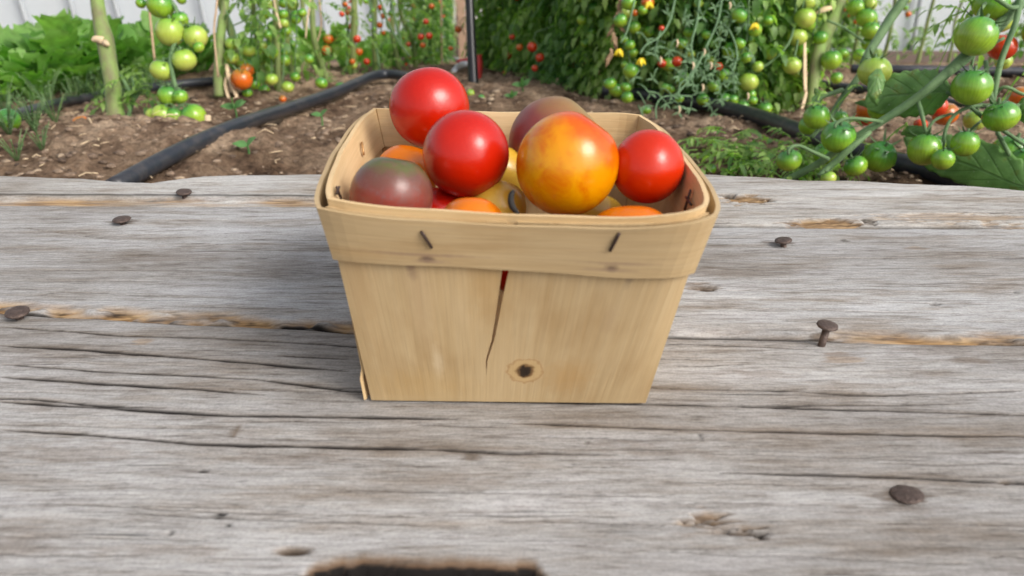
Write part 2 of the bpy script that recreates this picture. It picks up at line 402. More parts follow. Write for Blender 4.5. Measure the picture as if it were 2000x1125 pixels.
def grid_mesh(xs, ys, zf, name, mat, extra=None):
    X, Y = np.meshgrid(xs, ys); Z = zf(X, Y); nx = len(xs); ny = len(ys)
    co = np.stack([X, Y, Z], -1).reshape(-1, 3).astype('f')
    i = np.arange(nx * ny).reshape(ny, nx)
    q = np.stack([i[:-1, :-1], i[:-1, 1:], i[1:, 1:], i[1:, :-1]], -1).reshape(-1, 4)
    me = bpy.data.meshes.new(name); me.vertices.add(len(co)); me.vertices.foreach_set('co', co.ravel())
    me.loops.add(q.size); me.loops.foreach_set('vertex_index', q.ravel().astype('i'))
    me.polygons.add(len(q)); me.polygons.foreach_set('loop_start', np.arange(0, q.size, 4, dtype='i'))
    me.polygons.foreach_set('use_smooth', np.ones(len(q), bool)); me.update(calc_edges=True); me.materials.append(mat)
    return me
ys = [0.0]; 
while ys[-1] < 90: ys.append(ys[-1] + (0.0045 if ys[-1] < 1.9 and ys[-1] > .5 else (.03 if ys[-1] < .5 else 0.0045 + (ys[-1] - 1.9) * .05)))
xs = [0.0]
while xs[-1] < 80: xs.append(xs[-1] + (0.0052 if xs[-1] < 1.1 else 0.0052 + (xs[-1] - 1.1) * .06))
xs = np.array([-a for a in xs[:0:-1]] + xs); ys = np.array([-60., -20, -6, -2, -.8, -.3] + ys)
g = link('soil', grid_mesh(xs, ys, lambda X, Y: gh(X, np.maximum(Y, 0.4)), 'soil', M_SOIL)); tag(g, kind='structure')
def gz(x, y): return float(gh(x, y))

def rock(mb, c, r, rnd, flat=.5):
    t = (1 + 5 ** .5) / 2
    vs = [(-1, t, 0), (1, t, 0), (-1, -t, 0), (1, -t, 0), (0, -1, t), (0, 1, t), (0, -1, -t), (0, 1, -t), (t, 0, -1), (t, 0, 1), (-t, 0, -1), (-t, 0, 1)]
    fs = [(0, 11, 5), (0, 5, 1), (0, 1, 7), (0, 7, 10), (0, 10, 11), (1, 5, 9), (5, 11, 4), (11, 10, 2), (10, 7, 6), (7, 1, 8), (3, 9, 4), (3, 4, 2), (3, 2, 6), (3, 6, 8), (3, 8, 9), (4, 9, 5), (2, 4, 11), (6, 2, 10), (8, 6, 7), (9, 8, 1)]
    q = Quaternion((rng.random() - .5, rng.random() - .5, rng.random() - .5, rng.random() - .5)).normalized()
    out = []
    for v in vs:
        p = q @ (Vector(v) * (r / 1.9) * rng.uniform(.65, 1.25)); out.append((c[0] + p.x * 1.15, c[1] + p.y, c[2] + p.z * flat))
    mb.add(out, fs, rnd)
mb = MB()
for k in range(13000):
    y = .58 + 1.7 * rng.random() ** 1.7; x = rng.uniform(-1, 1) * (.42 + y * .62)
    r = rng.choice([.0011, .0014, .0018, .0024, .003, .004, .0052]) * rng.uniform(.7, 1.3) * (1 + .3 * (y - .6))
    rock(mb, (x, y, gz(x, y) + r * .08), r, rng.random())
tag(mb.build('soil_clods', M_CLOD, smooth=True), 'loose brown soil crumbs and small clods on the bed', 'soil clods', kind='stuff')
mb = MB()
for k in range(800):
    y = .62 + 1.5 * rng.random() ** 1.4; x = rng.uniform(-1, 1) * (.42 + y * .6); a = rng.uniform(0, 6.28); L = rng.uniform(.005, .026)
    z = gz(x, y) + .006; dz = rng.uniform(-.15, .3) * L
    mb.tube([(x, y, z), (x + math.cos(a) * L * .5, y + math.sin(a) * L * .5, z + abs(dz)), (x + math.cos(a + .4) * L, y + math.sin(a + .4) * L, z + dz * .3)], rng.uniform(.0003, .001), n=4, sub=1, r=rng.random())
tag(mb.build('straw_litter', M_RAFFIA), 'pale straw and dry stalk bits scattered on the soil', 'straw litter', kind='stuff')

# ------------------------------------------------------------------ planks
def pxline(pts): 
    P = [atZ(a, b) for a, b in pts]; P.sort(key=lambda p: p.x)
    return np.array([p.x for p in P]), np.array([p.y for p in P])
J1 = pxline([(-900, 560), (0, 603), (120, 611), (350, 623), (600, 634), (680, 642), (1000, 650), (1320, 652), (1600, 656), (1700, 661), (2000, 664), (3000, 690)])
J2 = pxline([(-900, 400), (0, 396), (300, 398), (600, 399), (700, 401), (1350, 437), (1520, 439), (1700, 440), (2000, 441), (2700, 452)])
BK = pxline([(-700, 330), (0, 342), (60, 344), (160, 347), (230, 353), (300, 355), (345, 349), (400, 342), (520, 340), (640, 339), (1000, 338), (1360, 339), (1500, 346), (1560, 352), (1650, 352), (1760, 358), (1900, 363), (2000, 372), (2700, 400)])
CR = []   # cracks: polyline, half width (m), depth (m), darkness, freshness
def crack(pts, w=.0008, d=.003, dark=.9, fresh=0, t0=True): CR.append((pxline(pts), w * 1.15, d, min(1, dark * 1.15), fresh, t0))
crack([(0, 641), (250, 658), (418, 662), (680, 677), (800, 684)], .0006, .002, .75)
crack([(0, 677), (167, 685), (376, 700), (522, 712), (680, 726)], .0008, .003)
crack([(0, 712), (209, 727), (501, 741), (680, 764), (760, 768)], .0007, .003)
crack([(0, 737), (167, 748), (376, 760), (520, 772)], .0010, .003)
crack([(543, 695), (680, 702)], .0006, .002)
crack([(0, 785), (225, 799), (450, 812), (675, 815), (890, 819)], .0009, .004)
crack([(-200, 776), (60, 780), (209, 794), (330, 797)], .0006, .002)
crack([(0, 840), (200, 852), (400, 869), (550, 872), (850, 879), (1000, 887), (1200, 889)], .0007, .003)
crack([(400, 824), (560, 823), (720, 826)], .0004, .002, .7)
crack([(960, 784), (1350, 791), (1650, 801), (2000, 812), (2300, 820)], .0005, .0025)
crack([(1000, 827), (1400, 842), (1700, 850), (2000, 855), (2300, 860)], .0006, .0025, .8, .15)
crack([(1410, 925), (1600, 930), (1800, 936), (2000, 945), (2200, 950)], .0006, .003, .8)
crack([(900, 884), (1100, 886), (1200, 889)], .0005, .002, .6)
crack([(1300, 672), (1400, 676), (1590, 685)], .0004, .002, .8)
crack([(1300, 718), (1380, 716), (1470, 712)], .0003, .001, .7)
crack([(1300, 760), (1500, 762), (1717, 773), (2000, 766)], .0005, .0015, .7)
crack([(1290, 792), (1600, 793), (1900, 790)], .0004, .0015, .6)
crack([(250, 1005), (600, 1020), (900, 1030)], .0004, .001, .4)
crack([(700, 960), (1000, 965), (1300, 972)], .0003, .001, .35)
# middle plank
crack([(1380, 566), (1440, 567), (1600, 560)], .0003, .001, .6)
crack([(1560, 585), (1820, 592), (1990, 594)], .00025, .001, .5)
crack([(0, 588), (120, 572), (260, 575)], .0003, .001, .5)
crack([(150, 462), (400, 455), (600, 458)], .00025, .001, .35)
crack([(230, 540), (420, 548), (640, 545)], .00025, .001, .3)
crack([(1450, 500), (1700, 505), (2000, 498)], .00025, .001, .35)
crack([(1380, 600), (1600, 605), (1900, 612)], .00025, .001, .35)
crack([(20, 440), (240, 470), (520, 480)], .0002, .001, .3)
rs = np.random.RandomState(5)
for k in range(260):                                     # short weather checks everywhere
    cx = rs.uniform(-.55, .55); cy = rs.uniform(.17, .56); L = rs.uniform(.01, .06); sl_ = -0.035 + rs.uniform(-.02, .02)
    xa = np.linspace(cx - L, cx + L, 5); ya = cy + sl_ * (xa - cx) + rs.uniform(-.0006, .0006, 5)
    CR.append(((xa, ya), rs.uniform(.00015, .0004), .001, rs.uniform(.25, .7), 0, True))
def blob(px, py, rx, ry, depth, dark, fresh, stain=0, rag=.35):
    p = atZ(px, py); q = atZ(px + rx, py); t = atZ(px, py - ry)
    BL.append((p.x, p.y, abs(q.x - p.x), abs(t.y - p.y), depth, dark, fresh, stain, rag))
BL = []
crack([(545, 628), (600, 631), (700, 642)], .0019, .01, 1); crack([(-100, 606), (0, 609), (120, 616), (350, 628), (540, 637)], .0006, .006, .9)
crack([(1300, 655), (1450, 657), (1600, 660), (1750, 664), (2100, 668)], .0007, .006, .95); crack([(1330, 440), (1530, 442), (2000, 446)], .0003, .003, .7)
blob(1392, 1022, 46, 17, .002, .35, .55, .6, 1.0); blob(1452, 1040, 34, 11, .002, .5, .4, .6, 1.0); blob(1372, 1020, 22, 7, .003, .85, 0, 0, .8); blob(1425, 1034, 24, 6, .003, .9, 0, 0, .9); blob(1466, 1046, 16, 5, .003, .9, 0, 0, .8); blob(1408, 1026, 80, 26, 0, 0, .1, .35, .8)
for q_ in ((150, 885, 170, 26), (560, 900, 130, 18), (30, 1060, 90, 34), (300, 1080, 120, 20), (900, 940, 120, 14), (1250, 880, 150, 16), (1700, 1000, 120, 12), (100, 700, 90, 12), (1850, 690, 120, 14), (1480, 730, 80, 9), (330, 500, 160, 20), (560, 520, 90, 20), (1450, 530, 110, 10)): blob(*q_, 0, 0, 0, .32, .7)
for q_ in ((33, 614, 42, 7), (237, 434, 30, 5), (362, 379, 20, 3), (1520, 474, 34, 4), (1604, 654, 26, 7), (1765, 970, 60, 18)): blob(*q_, 0, .25, 0, .75, .5)
blob(1380, 562, 26, 9, .003, .7, .3, .3, .5); blob(1362, 560, 40, 12, .0005, 0, 0, .7, .4)
blob(1827, 593, 10, 4, .002, .9, 0, .5); blob(1986, 570, 6, 2.5, .001, .9, 0)
blob(1965, 944, 16, 6, .002, .7, .3, .4); blob(430, 1010, 11, 6, .0004, 1, 0); blob(450, 1028, 7, 5, .0004, 1, 0)
blob(335, 1045, 6, 5, .0003, .9, 0); blob(595, 990, 6, 5, .0003, 1, 0); blob(398, 921, 9, 4, .0003, .9, 0); blob(920, 895, 24, 9, 0, .2, 0, .7)
blob(460, 845, 9, 16, 0, 0, 0, .75); blob(1640, 700, 40, 14, 0, 0, .3, .25, .5); blob(1850, 672, 60, 14, 0, 0, 0, .55, .5); blob(1890, 705, 45, 9, 0, 0, 0, .6, .5)
blob(280, 668, 22, 8, 0, 0, .35, .1); blob(1462, 392, 56, 11, .006, .35, .95, 0, .5); blob(1495, 394, 24, 5, .006, .8, .2, 0, .5)
blob(1420, 384, 20, 4, .003, .8, .3, 0, .5); blob(1620, 436, 92, 8, .005, .3, .95, 0, .35); blob(1695, 434, 20, 5, .005, .85, .2, 0, .6)
blob(1850, 426, 170, 10, .001, 0, .38, 0, .5); blob(1960, 440, 60, 5, .001, .2, .5, 0, .7)
blob(1790, 485, 26, 4, 0, 0, .3, .2); blob(1650, 470, 9, 3, 0, .6, 0, .3); blob(559, 655, 5, 3, .001, .8, 0); blob(1150, 866, 8, 4, 0, .5, 0, .3)
blob(1370, 853, 3, 9, .0005, .8, 0); blob(1690, 770, 5, 4, 0, .6, 0)
nW = Noise2(21); nX = Noise2(22)
nails_at = []
def plank(name, label, near, far, x0, x1, zoff, seed, mat, step, thick=.028, hole=False, tilt=0.0, ystep=None):
    xs = np.arange(x0, x1, step); nv = int(.19 / .0004); V = np.linspace(0, 1, nv)
    V = np.concatenate([[0, 0, 0], V, [1, 1, 1]])           # edge rows that roll down the sides
    yn = np.interp(xs, *near); yf = np.interp(xs, *far)
    e1 = .0012 * fbm(nW, xs * 60, xs * 0 + seed, 3); e2 = .0012 * fbm(nX, xs * 50, xs * 0 + seed, 3)
    yn = yn + e1; yf = yf + e2
    X = np.repeat(xs[None, :], len(V), 0); Y = yn[None, :] + (yf - yn)[None, :] * V[:, None]
    de = np.minimum(Y - yn[None, :], yf[None, :] - Y)
    Z = zoff - .0035 * np.exp(-de / .0022) + .0012 * fbm(nA, X * 3, Y * 14 + seed * 7, 2) + .00025 * fbm(nB, X * 18 + seed, Y * 330, 3)
    Z = Z + .00018 * fbm(nC, X * 60 + seed, Y * 900, 2)
    Z = Z + tilt * (1 - V[:, None])
    dark = np.zeros_like(X); fresh = np.zeros_like(X); stain = np.zeros_like(X)
    for (cx, cy), wdt, dep, dk, fr, _ in CR:
        L0, L1 = cx[0], cx[-1]; m = (xs >= L0) & (xs <= L1)
        if not m.any(): continue
        yc = np.interp(xs[m], cx, cy) + .0005 * fbm(nW, xs[m] * 90, xs[m] * 0 + cy[0] * 50, 3)
        tp = np.clip(np.minimum(xs[m] - L0, L1 - xs[m]) / .02, 0, 1) ** .5
        ww = wdt * tp * (1 + .8 * fbm(nX, xs[m] * 70, xs[m] * 0 + cy[-1] * 90, 2)) + 1e-5
        d = np.abs(Y[:, m] - yc[None, :]); k = np.exp(-(d / ww[None, :]) ** 4)
        Z[:, m] -= min(dep, .0012) * np.exp(-(d / (ww[None, :] * .8)) ** 2); dark[:, m] = np.maximum(dark[:, m], dk * k)
        stain[:, m] = np.maximum(stain[:, m], .35 * dk * np.exp(-(d / (ww[None, :] * 2.6)) ** 2))
        if fr: fresh[:, m] = np.maximum(fresh[:, m], fr * np.exp(-(d / (ww[None, :] * 4)) ** 2))
    for bx, by, rx, ry, dep, dk, fr, st, rag in BL:
        q = np.sqrt(((X - bx) / rx) ** 2 + ((Y - by) / ry) ** 2)
        near_m = q < 2.2
        if not near_m.any(): continue
        q = q + rag * 1.6 * fbm(nW, X * 120, Y * 700, 3)
        k = sstep(1.0, .7, q)
        Z -= min(dep, .0022) * k * (1 + .8 * fbm(nX, X * 150, Y * 500, 2)); fn = .6 + 1.2 * fbm(nB, X * 260, Y * 900, 2)
        dark = np.maximum(dark, dk * k * np.clip(fn + .2, 0, 1)); fresh = np.maximum(fresh, fr * k); stain = np.maximum(stain, st * sstep(1.1, .4, q))
    # broken, orange torn fibres along the seams
    if name == 'middle':
        k = sstep(.011, .004, Y - yn[None, :]) * np.clip(.1 + 1.5 * sstep(.02, -.12, X) * sstep(-.45, -.33, X) + 1.2 * np.exp(-((X - .22) / .05) ** 2) + .5 * sstep(.24, .3, X), 0, 1)
        k = k * np.clip(.62 + 2.2 * fbm(nC, X * 60, Y * 160, 3), 0, 1)
        fresh = np.maximum(fresh, k); Z -= .003 * k
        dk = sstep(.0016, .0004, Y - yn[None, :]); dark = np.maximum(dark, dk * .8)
        dark = np.maximum(dark, .9 * k * np.clip(3.0 * fbm(nX, X * 110, Y * 500, 3) - .35, 0, 1))
        kk = np.exp(-((X - .29) / .045) ** 2) * sstep(.008, .001, Y - yn[None, :]); stain = np.maximum(stain, .8 * kk)
    if name == 'back':
        k = sstep(.016, .010, Y - yn[None, :]) * sstep(-.06, -.11, X)
        fresh = np.maximum(fresh, k * np.clip(.42 + 1.3 * fbm(nC, X * 25, Y * 220, 3), 0, .9)); Z -= .0045 * k
        k2 = np.exp(-((Y - yn[None, :] - .0155) / .0012) ** 2) * sstep(-.06, -.11, X); dark = np.maximum(dark, .75 * k2)
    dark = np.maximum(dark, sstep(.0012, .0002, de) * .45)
    if name == 'near':                                     # a rotted hole in the front edge
        hx, hy = pxline([(570, 1185), (592, 1134), (612, 1124), (632, 1121), (652, 1116), (674, 1109), (720, 1105), (800, 1108), (870, 1107), (960, 1110), (1010, 1111), (1045, 1120), (1075, 1160)])
        ey = np.where((xs > hx[0]) & (xs < hx[-1]), np.interp(xs, hx, hy), .05) + .0022 * fbm(nW, xs * 110, xs * 0, 4, .7)
        d = ey[None, :] - Y; k = sstep(-.004, .0035, d)
        Z -= .03 * sstep(0, .0025, d) + .0015 * sstep(-.005, 0, d)
        stain = np.maximum(stain, 1.0 * sstep(-.006, -.001, d)); fresh = np.maximum(fresh, .45 * sstep(-.005, -.001, d)); dark = np.maximum(dark, sstep(-.0016, -.0003, d))
        bx, by = atZ(574, 1080).x, atZ(574, 1080).y
        q = np.sqrt(((X - bx) / .006) ** 2 + ((Y - by) / .0022) ** 2); stain = np.maximum(stain, .95 * sstep(1.4, .5, q)); dark = np.maximum(dark, .6 * sstep(1, .3, q)); Z -= .002 * sstep(1.2, .4, q)
    Y = Y.copy(); z0 = zoff - thick
    Z[2] -= .001; Z[1] = Z[2] - .006; Z[0] = z0; Y[1] -= .0004; Y[0] -= .0006
    Z[-3] -= .001; Z[-2] = Z[-3] - .006; Z[-1] = z0; Y[-2] += .0004; Y[-1] += .0006
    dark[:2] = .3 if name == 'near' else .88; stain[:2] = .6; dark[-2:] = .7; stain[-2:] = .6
    ny, nx = X.shape
    co = np.stack([X, Y, Z], -1).reshape(-1, 3)
    i = np.arange(nx * ny).reshape(ny, nx); q = np.stack([i[:-1, :-1], i[:-1, 1:], i[1:, 1:], i[1:, :-1]], -1).reshape(-1, 4)
    q = np.concatenate([q, np.stack([i[0, 1:], i[0, :-1], i[-1, :-1], i[-1, 1:]], -1)])
    me = bpy.data.meshes.new('plank'); me.vertices.add(len(co)); me.vertices.foreach_set('co', co.ravel().astype('f'))
    endA = list(i[:, 0][::-1]); endB = list(i[:, -1])
    nl = q.size + len(endA) + len(endB); me.loops.add(nl)
    me.loops.foreach_set('vertex_index', np.concatenate([q.ravel(), endA, endB]).astype('i'))
    me.polygons.add(len(q) + 2); me.polygons.foreach_set('loop_start', np.concatenate([np.arange(0, q.size, 4), [q.size, q.size + len(endA)]]).astype('i'))
    me.polygons.foreach_set('use_smooth', np.ones(len(q) + 2, bool)); me.update(calc_edges=True); me.validate(); me.materials.append(mat)
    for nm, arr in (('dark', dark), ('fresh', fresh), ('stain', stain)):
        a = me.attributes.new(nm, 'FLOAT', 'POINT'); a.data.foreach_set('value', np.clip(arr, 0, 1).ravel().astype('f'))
    return tag(link('plank', me), label, 'plank', 'weathered planks under the basket')
fr = (np.array([-2., 2.]), np.array([.088, .088]))
g_ = .0026
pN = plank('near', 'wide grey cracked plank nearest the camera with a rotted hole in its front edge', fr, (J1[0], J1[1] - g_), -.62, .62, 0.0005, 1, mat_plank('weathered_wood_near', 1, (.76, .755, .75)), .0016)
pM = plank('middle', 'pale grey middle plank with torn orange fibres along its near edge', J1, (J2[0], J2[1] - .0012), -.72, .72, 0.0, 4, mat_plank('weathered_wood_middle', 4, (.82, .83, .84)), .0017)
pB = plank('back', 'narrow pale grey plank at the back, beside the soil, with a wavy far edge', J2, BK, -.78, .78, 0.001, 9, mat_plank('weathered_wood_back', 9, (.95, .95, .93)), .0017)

def nail(parent, px, py, wpx, h, lean=(0, 0), label=None, spx=None):
    p = atZ(px, py, h); r = (atZ(px + wpx / 2, py, h) - p).length
    root = bpy.data.objects.new('nail', None); C.objects.link(root); root.parent = parent
    mb = MB(); ax = Vector((lean[0], lean[1], 1)).normalized(); n = 28
    u = ax.orthogonal().normalized(); v = ax.cross(u)
    def ring(rr, dz, jit=0): return [p + ax * dz + (u * math.cos(2 * math.pi * k / n) + v * math.sin(2 * math.pi * k / n)) * rr * (1 + jit * rng.uniform(-1, 1)) for k in range(n)]
    prof = [(.0002, .0003), (r * .5, .0002), (r * .8, -.0001), (r * .97, -.0004), (r, -.0009), (r * .95, -.0013), (r * .55, -.0021), (r * .33, -.0030)]
    vs = []; fs = []
    for i, (a, b) in enumerate(prof): vs += ring(a, b + rng.uniform(-.0001, .0001), .03 if i > 2 else .01)
    for i in range(len(prof) - 1):
        for k in range(n): fs.append((i * n + k, (i + 1) * n + k, (i + 1) * n + (k + 1) % n, i * n + (k + 1) % n))
    fs.append(tuple(range(n))); mb.add(vs, fs)
    hd = mb.build('nail_head', M_NAIL); hd.parent = root
    s_ = MB(); s_.tube([p - ax * .0025, p - ax * (h + .012)], [r * .36, r * .36], n=14, sub=1); sh = s_.build('nail_shank', M_NAIL); sh.parent = root
    if label: root['label'] = label
    return root
# joined mesh per nail would lose its parts: head and shank are sub-parts of the plank's nail
def nail1(parent, *a, label=None, **k):
    r = nail(parent, *a, label=label, **k)
nail1(pM, 33, 607, 44, .0055, (.05, -.12))
nail1(pM, 237, 426, 34, .0042, (.0, -.05))
nail1(pB, 359, 373, 29, .0048, (.10, -.1), label='bent nail leaning on the back plank')
nail1(pM, 1530, 467, 33, .0050, (-.16, .03))
nail1(pM, 1617, 633, 41, .0125, (.06, -.05), label='tall nail standing well proud of the wood')
nail1(pN, 1771, 962, 62, .0018, (-.10, .12), label='flat nail head sunk into the near plank')

# ------------------------------------------------------------------ basket
H = .0914
front_px = [(620, 401), (640, 407), (682, 414), (784, 425), (907, 432), (1010, 435), (1168, 439), (1273, 438), (1357, 432), (1389, 424), (1403, 412)]
right_px = [(1403, 412), (1411, 400), (1393, 362), (1371, 329), (1330, 280), (1297, 247), (1276, 234), (1262, 228)]
back_px = [(1262, 228), (1230, 224), (1174, 222), (1010, 218), (850, 216), (760, 214), (722, 215)]
left_px = [(722, 215), (712, 219), (694, 232), (670, 260), (645, 297), (625, 342), (614, 380), (613, 392), (620, 401)]
def resample(P, n):
    P = [Vector(p) for p in P]; d = [0]
    for a, b in zip(P, P[1:]): d.append(d[-1] + (b - a).length)
    out = []
    for k in range(n):
        t = d[-1] * k / (n - 1); j = min(max(i for i in range(len(d)) if d[i] <= t + 1e-9), len(P) - 2)
        f = (t - d[j]) / max(1e-9, d[j + 1] - d[j]); out.append(P[j].lerp(P[j + 1], f))
    return out
def smooth(P, it=2):
    for _ in range(it): P = [P[0]] + [P[i] * .5 + (P[i - 1] + P[i + 1]) * .25 for i in range(1, len(P) - 1)] + [P[-1]]
    return P
NS = 33
SAG = .0038
def rimz(px, k): return H - (SAG * max(0.0, math.sin(math.pi * min(1, max(0, (px - 628) / 765)))) ** .8 if k == 0 else 0)
sides = [smooth(resample([atZ(a, b, rimz(a, k)) for a, b in s_], NS)) for k, s_ in enumerate((front_px, right_px, back_px, left_px))]
bFL = atZ(728, 780, .0012); bFR = atZ(1258, 786, .0012); ex = (bFR - bFL).normalized(); ey_ = Vector((-ex.y, ex.x, 0)); wb = (bFR - bFL).length
base = [bFL, bFR, bFR + ey_ * wb * .98, bFL + ey_ * wb * .98]
bsides = [[base[k].lerp(base[(k + 1) % 4], j / (NS - 1)) for j in range(NS)] for k in range(4)]
cen = sum(base, Vector()) / 4
rim_c = sum((p for s_ in sides for p in s_), Vector()) / (4 * NS)
def outward(k, j):       # outward direction of side k at sample j in plan
    s_ = sides[k]; t = s_[min(j + 1, NS - 1)] - s_[max(j - 1, 0)]
    if j == 0: pv = sides[k - 1]; t = s_[1] - pv[-2]
    if j == NS - 1: nx_ = sides[(k + 1) % 4]; t = nx_[1] - s_[-2]
    return Vector((t.y, -t.x, 0)).normalized()
def wall_pt(k, u, v, off):  # u 0..1 along side, v 0..1 up the side; off = metres outward of the wall's centre sheet
    j = u * (NS - 1); j0 = min(int(j), NS - 2); f = j - j0
    b = bsides[k][j0].lerp(bsides[k][j0 + 1], f); t = sides[k][j0].lerp(sides[k][j0 + 1], f)
    o = outward(k, j0).lerp(outward(k, j0 + 1), f)
    t = t - o * .0035
    p = b.lerp(t, v); return p + o * off * 1.0
basket = empty('berry_basket', (cen.x, cen.y, 0), 'square pale veneer berry basket full of mixed tomatoes, split down its front', 'basket')
def add_uv(me, uvs):
    l = me.uv_layers.new(name='UVMap'); li = np.empty(len(me.loops), 'i'); me.loops.foreach_get('vertex_index', li)
    l.data.foreach_set('uv', np.array(uvs, 'f')[li].ravel())
def sheet(name, mat, ptf, us, vs_, t_in, t_out, uvf, parent, closed=False, label=None):
    """a thin solid sheet: ptf(i, v, off), front and back faces and rims"""
    nu = len(us); nv = len(vs_); V = []; UV = []
    for off in (t_out, t_in):
        for v in vs_:
            for u in us: V.append(ptf(u, v, off)); UV.append(uvf(u, v))
    Fc = []; N = nu * nv; rg = nu if closed else nu - 1
    for b in range(nv - 1):
        for a in range(rg):
            a2 = (a + 1) % nu; q = (b * nu + a, b * nu + a2, (b + 1) * nu + a2, (b + 1) * nu + a)
            Fc.append(q); Fc.append(tuple(N + i for i in q[::-1]))
    for a in range(rg):
        a2 = (a + 1) % nu
        Fc.append((a, N + a, N + a2, a2)); t = (nv - 1) * nu; Fc.append((t + a, t + a2, N + t + a2, N + t + a))
    if not closed:
        for b in range(nv - 1):
            Fc.append((b * nu, (b + 1) * nu, N + (b + 1) * nu, N + b * nu)); e = nu - 1
            Fc.append((b * nu + e, N + b * nu + e, N + (b + 1) * nu + e, (b + 1) * nu + e))
    me = bpy.data.meshes.new(name); me.from_pydata([tuple(p) for p in V], [], Fc); me.materials.append(mat); add_uv(me, UV); me.update()
    o = link(name, me, parent); rehome(parent, o)
    if label: o['label'] = label
    return o
W_ = .13; LS = [i / 12 for i in range(13)]
# front panel: two halves joined below the split
def upx(px, py):     # where a front pixel falls on the front wall (u, v)
    best = None
    for i in range(101):
        for j in range(0, 101, 2):
            p = wall_pt(0, i / 100, j / 100, .0) - CO; d = p.dot(FW); sx = 1000 + F * p.x / d; sy = 562.5 - F * p.dot(UP) / d
            e = (sx - px) ** 2 + (sy - py) ** 2
            if best is None or e < best[0]: best = (e, i / 100, j / 100)
    return best[1], best[2]
spl = [(949, 735), (953, 700), (962, 660), (972, 620), (981, 570), (990, 520), (994, 500), (1000, 440)]
sw = [0, .0007, .0011, .0014, .0018, .0024, .0026, .0028]
suv = [upx(*p) for p in spl]
sv = np.array([q[1] for q in suv]); su = np.array([q[0] for q in suv]); sww = np.array(sw) / W_
o_ = np.argsort(sv); sv = sv[o_]; su = su[o_]; sww = sww[o_]
ku, kv = upx(1028, 720)
m_front = mat_veneer('veneer_front', [
    (.22 * W_, .78 * H, .0025, .010, (.20, .13, .09), .75), (.23 * W_, .60 * H, .006, .03, (.40, .27, .15), .35),
    (.80 * W_, .74 * H, .002, .006, (.25, .18, .11), .6), (.78 * W_, .52 * H, .004, .010, (.40, .28, .16), .4),
    (.42 * W_, .80 * H, .012, .035, (.45, .28, .11), .35), (.26 * W_, .24 * H, .003, .012, (.60, .48, .32), .45),
    (.70 * W_, .17 * H, .014, .012, (.42, .24, .08), .4), (.05 * W_, .75 * H, .009, .05, (.44, .28, .13), .4), (.2 * W_, .1 * H, .03, .012, (.46, .3, .12), .35)],
    knot=(ku * W_, kv * H, .0088), tone=.97)
m_side = mat_veneer('veneer_side', tone=1.2); m_band = mat_veneer('veneer_band', [
    (.265 * W_, .0745, .0035, .0022, (.13, .08, .06), .85), (.24 * W_, .0765, .028, .0011, (.28, .18, .12), .6),
    (.275 * W_, .0735, .008, .0012, (.30, .20, .13), .6), (.745 * W_, .0745, .003, .0022, (.13, .08, .06), .8),
    (.77 * W_, .0765, .016, .001, (.30, .20, .13), .55), (.74 * W_, .0735, .012, .0011, (.32, .22, .15), .5), (.05 * W_, .076, .02, .003, (.42, .27, .12), .4)], horiz=True, tone=.98)
m_band_in = mat_veneer('veneer_inner_band', horiz=True, tone=1.32)
def halfpt(side_):
    def f(u, v, off):
        c = float(np.interp(v, sv, su)); hw = float(np.interp(v, sv, sww)) / 2
        uu = u * (c - hw) if side_ == 0 else (c + hw) + u * (1 - c - hw)
        bow = .0012 * (side_ * 1.0) * max(0, v - .25) * math.exp(-u * 5)
        return wall_pt(0, uu, v * .985, off - bow)
    return f
def halfuv(side_):
    def f(u, v):
        c = float(np.interp(v, sv, su)); return ((u * c if side_ == 0 else c + u * (1 - c)) * W_, v * H)
    return f
US = [i / 24 for i in range(25)]; VS = [i / 24 for i in range(25)]
sheet('front_panel', m_front, halfpt(0), US, VS, -.0007, .0007, halfuv(0), basket)
sheet('front_panel', m_front, halfpt(1), US, VS, -.0007, .0007, halfuv(1), basket, label='right half of the split front, with a dark knot')
for k, nm in ((1, 'side_panel'), (2, 'back_panel'), (3, 'side_panel')):
    ov = .0025 if k != 2 else 0
    sheet(nm, m_side, (lambda k_: lambda u, v, off: wall_pt(k_, u, v * .985, off - (.0016 if k_ in (1, 3) and v > .12 else 0)) + (outward(k_, 16) * (.003 if k_ == 3 else .0) * (1 - v)))(k), US, [0, .06, .12, .18] + [i / 10 for i in range(3, 11)], -.0007, .0007, lambda u, v: (u * W_ + .3 * k, v * H), basket)
fl = MB(); bs = [p + (cen - p) * .01 for p in base]
fl.add([(p.x, p.y, .0016) for p in bs] + [(p.x, p.y, .0030) for p in bs], [(3, 2, 1, 0), (4, 5, 6, 7), (0, 1, 5, 4), (1, 2, 6, 5), (2, 3, 7, 6), (3, 0, 4, 7)])
fo = fl.build('bottom_panel', m_side, basket, smooth=False); rehome(basket, fo)
# rim bands run once round the four sides
ring_n = 4 * (NS - 1)
def band_pt(zt, zb, o_top, o_bot, zdroop=1.0):
    def f(i, v, off):
        k = (i // (NS - 1)) % 4; j = i % (NS - 1); u = j / (NS - 1)
        tz = sides[k][j].z; vt = 1 - zt / tz; uf = j / (NS - 1); ex_ = zdroop * ((.0006 + .0034 * uf ** 1.2) if k == 0 else (.0040 * (1 - uf) if k == 1 else (.0006 * uf ** 3 if k == 3 else 0))); vb = (H - zb - ex_) / tz; vv = vb + (vt - vb) * v
        wv = .0004 * math.sin(i * .21) + .0002 * math.sin(i * .67 + 1)
        pp = wall_pt(k, u, vv, 0); od = outward(k, j)
        # round the corners a little
        return pp + od * (off + lerp(o_bot, o_top, v)) + Vector((0, 0, wv if v == 1 else (wv * .8 if v == 0 else 0)))
    return f
def band_uv(i, v): return ((i % ring_n) * W_ / (NS - 1), H - .0205 * (1 - v))
VB = [0, .1, .3, .5, .7, .9, 1]
